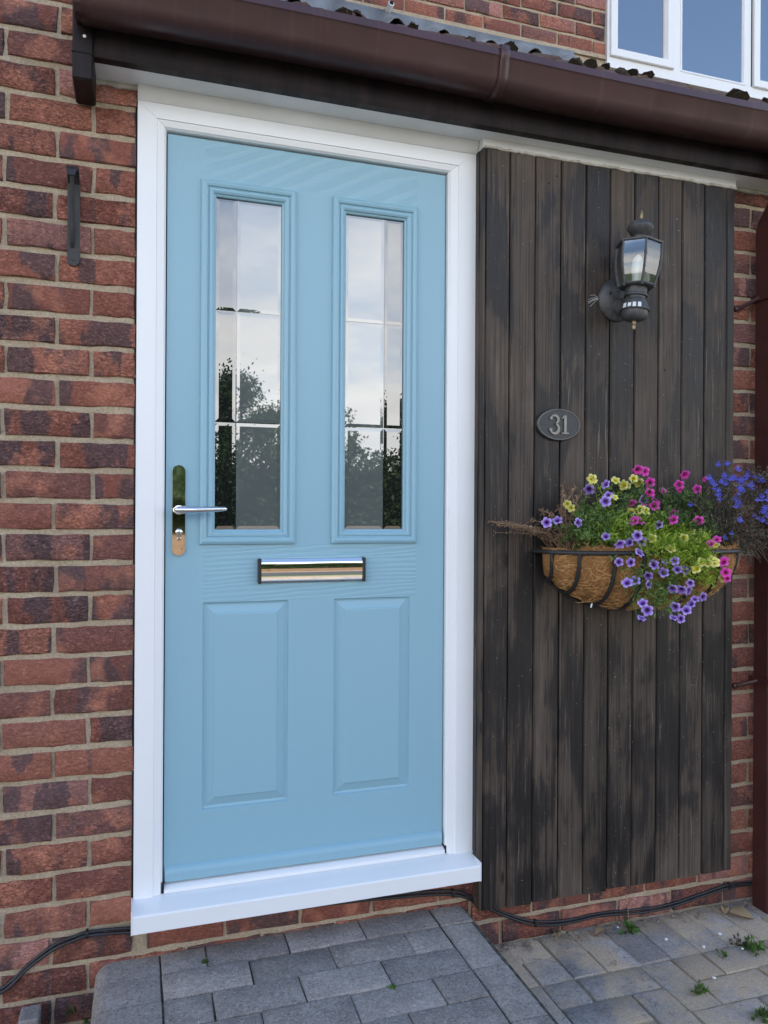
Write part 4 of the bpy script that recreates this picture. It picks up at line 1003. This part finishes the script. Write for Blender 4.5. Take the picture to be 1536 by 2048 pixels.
def tuft(mb, p, n, L, W, sp=.012):
    for k in range(n):
        q = p+Vector((J(sp), J(sp), J(sp))); d = Vector((J(1), J(1)-.35, J(1)+.25)); leaf(mb, q, d, L*random.uniform(.5, 1.2), W*random.uniform(.6, 1.2))
def zpx(zx, zy): return 940+zx/2.577, 800+zy/2.577               # pixel of the enlarged view used while measuring
def flower_mesh(mat, R=.0155, lobes=5, deep=.010):
    vs = []; fs = []; n = 25; rings = [(.10, -deep*1.8), (.22, -deep*.55), (.50, -.0012), (.80, .0006), (1.0, -.0010)]
    for fr_, z in rings:
        for j in range(n):
            a = 2*PI*j/n; rip = 1-.30*fr_*fr_*(1-abs(math.sin(a*lobes/2))**.5); wav = .0016*fr_**2*math.sin(a*lobes)
            vs.append((R*fr_*rip*math.cos(a), R*fr_*rip*math.sin(a), z+wav+(J(.0004) if fr_ > .6 else 0)))
    for k in range(len(rings)-1):
        for j in range(n): fs.append((k*n+j, k*n+(j+1) % n, k*n+n+(j+1) % n, k*n+n+j))
    fs.append(tuple(range(n))[::-1])
    me = bpy.data.meshes.new('flower'); me.from_pydata(vs, [], fs); me.materials.append(M[mat]); me.shade_smooth(); return me
def lob_mesh():
    vs = [(0, 0, 0)]; fs = []
    for a, L, W in ((-90, .0095, .0058), (-35, .0088, .0055), (-145, .0088, .0055), (60, .0062, .0026), (120, .0062, .0026)):
        a = math.radians(a); d = Vector((math.cos(a), math.sin(a), 0)); s = Vector((-d.y, d.x, 0)); o = len(vs)
        vs += [tuple(d*.0012), tuple(d*L*.62+s*W*.5+Vector((0, 0, .0010))), tuple(d*L+Vector((0, 0, -.0008))), tuple(d*L*.62-s*W*.5+Vector((0, 0, .0010)))]; fs.append((o, o+1, o+2, o+3))
    me = bpy.data.meshes.new('flower'); me.from_pydata(vs, [], fs); me.materials.append(M['blue']); return me
FM = {c_: [flower_mesh(c_, R=.0150+J(.0006)) for _ in range(3)] for c_ in ('violet', 'pink', 'yellow')}
LM = lob_mesh()
def depth(zy): return -.115 if zy < 480 else (-.150 if zy < 600 else (-.205 if zy < 700 else -.262))
def face_rot(dirn):
    return Vector(dirn).normalized().to_track_quat('Z', 'Y').to_euler()
def put_flower(parent, me, pos, dirn, sc, org):
    o = place('flower', me, parent, Vector(pos)-Vector(org), face_rot(dirn), (sc, sc, sc)); return o
def plant(name, label, cat, mats, flowers, roots, extra, leafmat, L=.016, W=.0055, sc=1., nl=15, spread=.7, tufts=()):
    org = Vector((sum(r_[0] for r_ in roots)/len(roots), BYW-.08, RIMZ-.004)); e = empty(name, org, label=label, cat=cat, group='plants in the wall basket'); mb = MB()
    for zx, zy in flowers:
        x, y = zpx(zx, zy); Yd = depth(zy)+J(.012); p = P(x, y, Yd); root = min(roots, key=lambda r_: (r_[0]-p.x)**2)
        rt = Vector((root[0]+J(.05), BYW-.05-.06*random.random(), RIMZ-.006)); dirn = (CAM-p).normalized()+Vector((J(1.0), -.1+J(.4), .15+J(.9)))
        if zy > 700: rt.y = BYW-.10-.03*random.random()
        tip = p-dirn.normalized()*.012; stem_to(mb, rt, tip, .03, .0008, nl, L, W, spread)
        put_flower(e, random.choice(FM[mats]), p, dirn, sc*random.uniform(.80, 1.18), org)
    for (zx, zy, rr, cnt) in extra:                               # leafy shoots without flowers
        for k in range(cnt):
            a = random.uniform(0, 2*PI); q = rr*math.sqrt(random.random()); x, y = zpx(zx+q*math.cos(a), zy+q*.8*math.sin(a)); p = P(x, y, depth(zy+q*.8*math.sin(a))+.02+J(.03)); root = min(roots, key=lambda r_: (r_[0]-p.x)**2)
            rt = (root[0]+J(.07), BYW-.05-.08*random.random(), RIMZ-.006); stem_to(mb, rt, p, .02, .0007, nl, L, W, spread, .35)
    for (zx, zy, rx, ry, cnt, n_) in tufts:
        for k in range(cnt):
            a = random.uniform(0, 2*PI); q = math.sqrt(random.random()); ty_ = zy+ry*q*math.sin(a); x, y = zpx(zx+rx*q*math.cos(a), ty_); Yd = depth(ty_)+.018+J(.022)
            tuft(mb, P(x, y, Yd), n_, L, W)
    mb.v = [tuple(Vector(q)-org) for q in mb.v]
    mb.build('foliage', leafmat, e, recalc=False); return e
violet = [(698, 433), (613, 462), (715, 490), (698, 522), (560, 632), (450, 618), (395, 632), (897, 518), (700, 702), (862, 700), (888, 732), (820, 733), (773, 745), (875, 785), (768, 835), (827, 836), (950, 848), (1005, 832), (1055, 828), (918, 908), (998, 888), (1070, 872), (1108, 878), (852, 930), (922, 952), (1043, 975), (1090, 980), (1135, 945), (1160, 1025), (1203, 1015), (890, 1045), (915, 1085), (885, 1122), (1050, 1120), (1085, 1127), (1140, 1050), (1115, 1082), (1058, 1068), (972, 642), (810, 940), (1128, 985)]
pinks = [(866, 362), (905, 370), (925, 425), (1108, 388), (1210, 410), (1078, 438), (1083, 465), (1002, 474), (1170, 460), (925, 480), (957, 515), (950, 543), (832, 535), (890, 552), (1048, 583), (1047, 615), (1178, 622), (845, 620), (877, 620), (1273, 717), (1240, 742), (1318, 890), (1325, 920), (1305, 832)]
yells = [(640, 404), (628, 408), (752, 412), (843, 406), (868, 427), (790, 437), (808, 442), (745, 498), (520, 556), (502, 538), (832, 570), (880, 566), (905, 570), (940, 714), (1102, 712), (1035, 765), (1140, 678), (1268, 752), (1195, 835), (1225, 838), (1262, 838), (1208, 870), (1305, 918), (1250, 822), (1165, 868)]
plant('violet_petunia', 'trailing plant with violet dark-eyed trumpet flowers spilling over basket front', 'flowering plant', 'violet', violet, [(1.20, 0), (1.40, 0), (1.50, 0)],
      [(700, 590, 90, 14), (960, 900, 110, 16), (1000, 1050, 90, 12), (600, 660, 60, 8)], 'leaf_mid', L=.017, W=.006, nl=18, tufts=[(690, 610, 150, 70, 90, 8), (960, 960, 130, 120, 70, 7), (640, 680, 90, 30, 30, 7)])
plant('pink_petunia', 'upright plant with bright magenta pink flowers at back of basket', 'flowering plant', 'pink', pinks, [(1.38, 0), (1.52, 0), (1.62, 0)],
      [(900, 480, 80, 12), (1080, 560, 110, 20), (820, 560, 100, 14)], 'leaf_dark', L=.017, W=.006, nl=20, tufts=[(850, 500, 110, 90, 80, 8), (1080, 560, 160, 100, 120, 8), (620, 640, 90, 70, 40, 8), (1180, 660, 90, 50, 40, 7)])
plant('yellow_petunia', 'lime-leaved plant with small pale yellow flowers in basket centre', 'flowering plant', 'yellow', yells, [(1.24, 0), (1.45, 0), (1.58, 0)],
      [(1010, 700, 150, 55), (1130, 790, 130, 45), (900, 640, 120, 25), (1230, 900, 70, 10), (730, 640, 100, 16)], 'leaf_lime', L=.017, W=.005, nl=18, tufts=[(1050, 730, 170, 80, 170, 9), (1120, 830, 120, 90, 110, 8), (880, 630, 150, 70, 90, 8), (1230, 900, 60, 50, 30, 7), (760, 680, 110, 40, 40, 7)])

# lobelia: a dark wiry cloud with small blue flowers at the right end
org = Vector((1.69, BYW-.08, RIMZ-.004)); lob = empty('lobelia_plant', org, label='wiry dark-stemmed plant with small bright blue flowers at right end of basket', cat='flowering plant', group='plants in the wall basket')
mb = MB(); tips = []
for k in range(110):
    a = random.uniform(0, 2*PI); q = math.sqrt(random.random()); x = 1478+105*q*math.cos(a); y = 1030+92*q*math.sin(a)-.10*(x-1478)
    if y > 1050 and x < 1420: y -= 55
    p = P(x, y, -.145+J(.075)); tips.append((x, y, p)); rt = (1.66+J(.05), BYW-.07+J(.03), RIMZ-.006); stem_to(mb, rt, p, .03, .00055, 13, .011, .0022, 1.0, .3)
for k in range(760):
    a = random.uniform(0, 2*PI); q = math.sqrt(random.random()); x = 1482+108*q*math.cos(a); y = 1024+88*q*math.sin(a)-.16*(x-1482)
    if y > 1060 and x < 1430: y -= 60
    tuft(mb, P(x, y, -.145+J(.065)), 6, .015, .0024, .010)
for k in range(26):                                              # dry trailing ends
    x = random.uniform(1495, 1560); y = random.uniform(1085, 1140); p = P(x, y, -.15+J(.04)); stem_to(mb, (1.70+J(.04), BYW-.09, RIMZ+.03), p, .05, .0006, 8, .012, .002, .8, .4)
mb.v = [tuple(Vector(q)-org) for q in mb.v]; mb.build('foliage', 'leaf_lobelia', lob, recalc=False)
lz = [(1293, 318), (1335, 325), (1378, 355), (1445, 372), (1500, 405), (1380, 400), (1325, 390), (1350, 380), (1410, 410), (1440, 425), (1470, 440), (1265, 458), (1275, 470), (1300, 495), (1370, 505), (1330, 420), (1395, 440), (1500, 480), (1515, 500), (1520, 540), (1490, 510), (1505, 560), (1530, 580), (1480, 595), (1510, 610), (1375, 535), (1380, 545), (1405, 615), (1350, 690), (1320, 697), (1420, 395), (1240, 405), (1255, 425), (1345, 410), (1455, 400), (1535, 470), (1545, 520), (1550, 600), (1525, 630), (1535, 560), (1140, 520), (1400, 470), (1305, 410), (1315, 375), (1570, 560), (1560, 480), (1580, 520), (1590, 590)]
for zx, zy in lz:
    for k in range(random.choice((1, 2, 2, 3))):
        x, y = zpx(zx+J(16), zy+J(13)); p = P(x, y, -.185+J(.04)); d = (CAM-p).normalized()+Vector((J(.5), 0, J(.45))); s = random.uniform(.85, 1.25)
        o = put_flower(lob, LM, p, d, s, org)
# withered plant at the left end
org = Vector((1.145, BYW-.06, RIMZ-.004)); dead = empty('withered_plant', org, label='withered brown plant with dry stems at left end of basket', cat='dead plant', group='plants in the wall basket'); mb = MB()
for zx, zy, nb in [(120, 640, 5), (130, 650, 4), (140, 690, 3), (205, 655, 4), (260, 660, 4), (320, 625, 3), (390, 585, 4), (480, 455, 4), (525, 445, 5), (540, 455, 3), (590, 470, 3), (560, 520, 3), (500, 520, 3), (420, 600, 3), (460, 560, 3), (300, 690, 3), (350, 690, 3), (520, 600, 3), (470, 660, 4), (440, 690, 4)]:
    for k in range(max(1, nb//2)):
        x, y = zpx(zx+J(26), zy+J(22)); p = P(x, y, -.105+J(.045)); pts = stem_to(mb, (1.150+J(.045), BYW-.06+J(.03), RIMZ-.006), p, .015+J(.02), .0010, 22, .0125, .0036, 1.5, .35)
        for q in pts[3:]: tuft(mb, q, 5, .010, .0034, .006)
mb.v = [tuple(Vector(q)-org) for q in mb.v]; mb.build('foliage', 'leaf_dead', dead, recalc=False)

# ------------------------------------------------------------------ weeds, leaves, pebbles and a loose block on the ground
def weed(label, px_, py_, n, L, W, mat='leaf_weed', Z=0.):
    p = PZ(px_, py_, Z); e = empty('weed', (p.x, p.y, Z-.006), label=label, cat='weed', group='weeds in the paving'); mb = MB()
    for k in range(n):
        a = random.uniform(0, 2*PI); el = random.uniform(.35, 1.3); d = Vector((math.cos(a)*math.cos(el), math.sin(a)*math.cos(el), math.sin(el))); ln = L*random.uniform(.3, 1.0)
        mb.tube([Vector((0, 0, 0)), d*ln*.5+Vector((0, 0, ln*.1)), d*ln], .0007, 4, False)
        for q in range(3): leaf(mb, d*ln*random.uniform(.45, 1.), d+Vector((J(.9), J(.9), J(.6))), W*2.2*random.uniform(.6, 1.2), W*1.3)
    mb.build('leaves', mat, e, recalc=False); return e
weed('broad-leaved green weed growing at foot of brick plinth', 1255, 1862, 12, .035, .012)
weed('spindly green weed in a joint of the block paving', 1400, 1985, 14, .030, .006)
weed('bushy pale green weed at right edge of the paving', 1505, 1902, 22, .042, .008)
weed('low brownish weed in the paving beside the downpipe', 1478, 1890, 12, .03, .006, 'leaf_lobelia')
weed('tiny weed beside the bushy one on the paving', 1445, 1912, 8, .022, .005)
weed('dark weed at the bottom right corner of the paving', 1525, 2035, 18, .035, .008, 'leaf_dark')
weed('green weed against the rounded left edge of the step', 160, 2035, 16, .05, .012)
weed('tiny moss-green sprig in a joint of the step', 785, 1975, 7, .016, .004, 'leaf_weed', ST)
weed('tuft of moss in the step joint below the sill', 412, 1922, 14, .012, .004, 'leaf_dark', ST)
def dry(name, label, px_, py_, L, rz, mat='leaf_dry', Z=.004):
    p = PZ(px_, py_, Z); mb = MB(); n = 9; vs = []
    for i in range(n+1):
        u = i/n; w = L*.30*math.sin(PI*u)**.7+.0004
        for s_ in (-1, 0, 1): vs.append((u*L-L/2, s_*w, .012*u*(1-u)*4*(.5 if s_ == 0 else 1.0)+abs(s_)*.004))
    mb.add(vs, [(3*i+s_, 3*i+s_+1, 3*i+4+s_, 3*i+3+s_) for i in range(n) for s_ in (0, 1)])
    o = mb.build(name, mat, None, 60, recalc=False, loc=(p.x, p.y, Z)); o.rotation_euler = (.15, J(.2), rz); md = o.modifiers.new('thickness', 'SOLIDIFY'); md.thickness = .0008
    return tag(o, label, 'leaf', 'dry leaves on the ground')
dry('dry_leaf', 'large curled tan leaf lying beside the downpipe foot', 1482, 1832, .075, -.5)
dry('dry_leaf', 'crumpled yellowish leaf by the wall next to the larger curled leaf', 1448, 1822, .042, .9)
dry('dry_leaf', 'small pale leaf standing against the plinth below the cladding', 1112, 1872, .040, 1.3)
dry('dry_leaf', 'thin brown leaf scrap on the sandy paving by the plinth', 1200, 1868, .045, .25, 'leaf_dead')
b = MB(); b.tube([(0, 0, 0), (.02, .003, .004), (.05, .001, .002)], .0022, 6); p = PZ(1395, 1838, .003); o = b.build('twig', 'wood_raw', None, 60, loc=(p.x, p.y, .003)); o.rotation_euler = (0, 0, .35); tag(o, 'pale broken twig on the paving near the plinth', 'twig')
b = MB(); pp = [P(1252, 1787, -.012), P(1256, 1812, -.016), P(1257, 1842, -.022)]; b.tube([(p.x, p.y, p.z) for p in pp], [.0012, .001, .0012], 5); tag(b.build('straw', 'leaf_dry'), 'upright dry straw leaning on the plinth above a weed', 'straw')
pm = MB(); pm.lathe([(.002, -.004), (.0062, -.002), (.0068, .0006), (.004, .0034), (.001, .004)], 7, sx=1.3); pm.v = [(x+J(.0012), y+J(.0012), z+J(.0005)) for x, y, z in pm.v]
peb = None
for x, y in ((1332, 1881), (1440, 1870), (1407, 1896), (1236, 1857), (1485, 1900), (1428, 1958)):
    p = PZ(x, y, .0)
    if peb is None: peb = pm.build('pebble', 'white', None, 70); o = peb
    else: o = peb.copy(); COL.objects.link(o)
    o.location = (p.x, p.y, .004); o.rotation_euler = (0, 0, random.uniform(0, 6)); s = random.uniform(.45, .8); o.scale = (s, s, s)
    tag(o, 'small white pebble lying on the weathered block paving', 'pebble', 'white pebbles on the paving')
# gritty litter where wall and paving meet
b = MB()
for k in range(420):
    x = random.uniform(.93, 2.0); y = -abs(random.gauss(0, .022))-.003; s = random.uniform(.0012, .0042); a = J(3)
    b.add([(x+s*math.cos(a+i*2.1)*random.uniform(.5, 1.3), y+s*math.sin(a+i*2.1)*random.uniform(.5, 1.3), .001) for i in range(3)]+[(x, y, .001+s*.8)], [(0, 1, 3), (1, 2, 3), (2, 0, 3)])
for k in range(150):                                            # bits of straw and leaf stalk
    x = random.uniform(.93, 1.95); y = -abs(random.gauss(0, .030))-.004 if k % 3 else random.uniform(-.5, -.01); L = random.uniform(.008, .03); a = J(3.2)
    b.tube([(x, y, .003), (x+L*.5*math.cos(a), min(-.003, y+L*.5*math.sin(a)), .006+J(.002)), (x+L*math.cos(a+.4), min(-.003, y+L*math.sin(a+.4)), .003)], random.uniform(.0005, .0012), 4, False)
for k in range(90):                                             # crumbled leaf flakes
    x = random.uniform(.93, 1.95); y = -abs(random.gauss(0, .022))-.006; leaf_ = random.uniform(.005, .013); a = J(3.2)
    b.add([(x, y, .002), (x+leaf_*math.cos(a), min(-.003, y+leaf_*math.sin(a)), .004), (x+leaf_*1.2*math.cos(a+.7), min(-.003, y+leaf_*1.2*math.sin(a+.7)), .007), (x+leaf_*.5*math.cos(a+1.3), min(-.003, y+leaf_*.5*math.sin(a+1.3)), .004)], [(0, 1, 2, 3)])
for k in range(260):
    x = random.uniform(.95, 1.9); y = random.uniform(-.55, -.01); s = random.uniform(.0010, .0026); a = J(3)
    b.add([(x+s*math.cos(a+i*2.1), y+s*math.sin(a+i*2.1), .001) for i in range(3)]+[(x, y, .001+s*.8)], [(0, 1, 3), (1, 2, 3), (2, 0, 3)])
tag(b.build('grit', 'wood_raw', recalc=False), 'scattered grit and leaf litter along the foot of the wall', kind='stuff')
p = PZ(60, 2050, .0); b = MB(); b.bbox(-.022, .022, -.03, .03, -.02, .075, .004); tag(b.build('loose_block', 'paver', loc=(-.232, -.045, 0)), 'small grey concrete block standing on end against the left brickwork', 'block')

# ------------------------------------------------------------------ across the road: hedge and trees, seen only in reflections
def leaf_cloud(mb_pts, nleaf, size):
    """mb_pts: function giving a random point"""
    P_ = np.array([mb_pts() for _ in range(nleaf)]); A = np.random.normal(size=(nleaf, 3)); A /= np.linalg.norm(A, axis=1)[:, None]
    B = np.cross(A, np.random.normal(size=(nleaf, 3))); B /= np.linalg.norm(B, axis=1)[:, None]
    s = size*np.random.uniform(.6, 1.3, (nleaf, 1)); V = np.stack([P_-A*s, P_+B*s*.5, P_+A*s, P_-B*s*.5], 1).reshape(-1, 3)
    mb = MB(); mb.v = [tuple(q) for q in V]; mb.f = [(4*i, 4*i+1, 4*i+2, 4*i+3) for i in range(nleaf)]; return mb
hed = empty('hedge', (2, -15.6, -.06), label='long dark green hedge beyond the gravel track', cat='hedge')
def hp():
    x = random.uniform(-9, 14); top = 2.75+.25*math.sin(x*1.7)+.18*math.sin(x*4.3+1); return (x-2, random.gauss(.35, .30), .1+random.random()**.8*top*(1-.1*random.random()))
leaf_cloud(hp, 60000, .065).build('foliage', 'leaf_hedge', hed, recalc=False)
b = MB(); b.box(-11, 12, -.9, .05, 0, 2.3); b.build('dark_core', 'moss', hed)  # solid dark box filling the inside of the hedge
def tree(label, x, y, h, r, n, cz):
    e = empty('tree', (x, y, -.06), label=label, cat='tree', group='trees beyond the hedge'); mb = MB(); mb.tube([(0, 0, 0), (.05, 0, h*.3), (-.05, .05, h*.62), (0, 0, h*.9)], [.16, .13, .08, .02], 8)
    clumps = []
    for k in range(34):
        a = random.uniform(0, 2*PI); q = random.random()**.5*r; zz = cz+(h-cz)*random.random()**.8; q *= max(.15, 1-((zz-cz)/(h-cz))**2*.85); c_ = Vector((q*math.cos(a), q*math.sin(a), zz)); clumps.append((c_, random.uniform(.22, .5)))
        mb.tube([(0, 0, zz*.55), tuple(c_*.6+Vector((0, 0, zz*.2))), tuple(c_)], [.05, .03, .012], 5, False)
    mb.build('trunk', 'moss', e)
    def f():
        c_, s = random.choice(clumps); return tuple(c_+Vector((random.gauss(0, s*.5), random.gauss(0, s*.5), random.gauss(0, s*.42))))
    leaf_cloud(f, int(n*2.6), .050).build('crown', 'leaf_hedge', e, recalc=False)
tree('bushy tree standing above the far hedge opposite the door', 1.9, -15.4, 4.25, 1.7, 9000, 1.6)
tree('small tree above the far hedge right of the bushy one', 4.35, -15.6, 3.75, .55, 3000, 1.8)
tree('broad tree rising from the right of the far hedge', 8.2, -16.2, 4.1, 2.2, 7000, 1.4)
tree('tree standing over the left part of the far hedge', -4.5, -16.0, 4.4, 1.9, 7000, 1.4)
fe = empty('timber_fence', (0, -12.2, -.06), label='low tan timber board fence in front of the far hedge', cat='fence')
for k in range(12):
    mb = MB(); mb.box(-12+k*2.4-.05, -12+k*2.4+.05, -.05, .05, 0, .93); mb.build('post', 'fence_wood', fe)
    for q in range(4):
        if k == 11: break
        mb = MB(); mb.box(-12+k*2.4+.055, -12+(k+1)*2.4-.055, -.012, .012, .05+q*.21, .05+q*.21+.20); mb.build('board', 'fence_wood', fe)
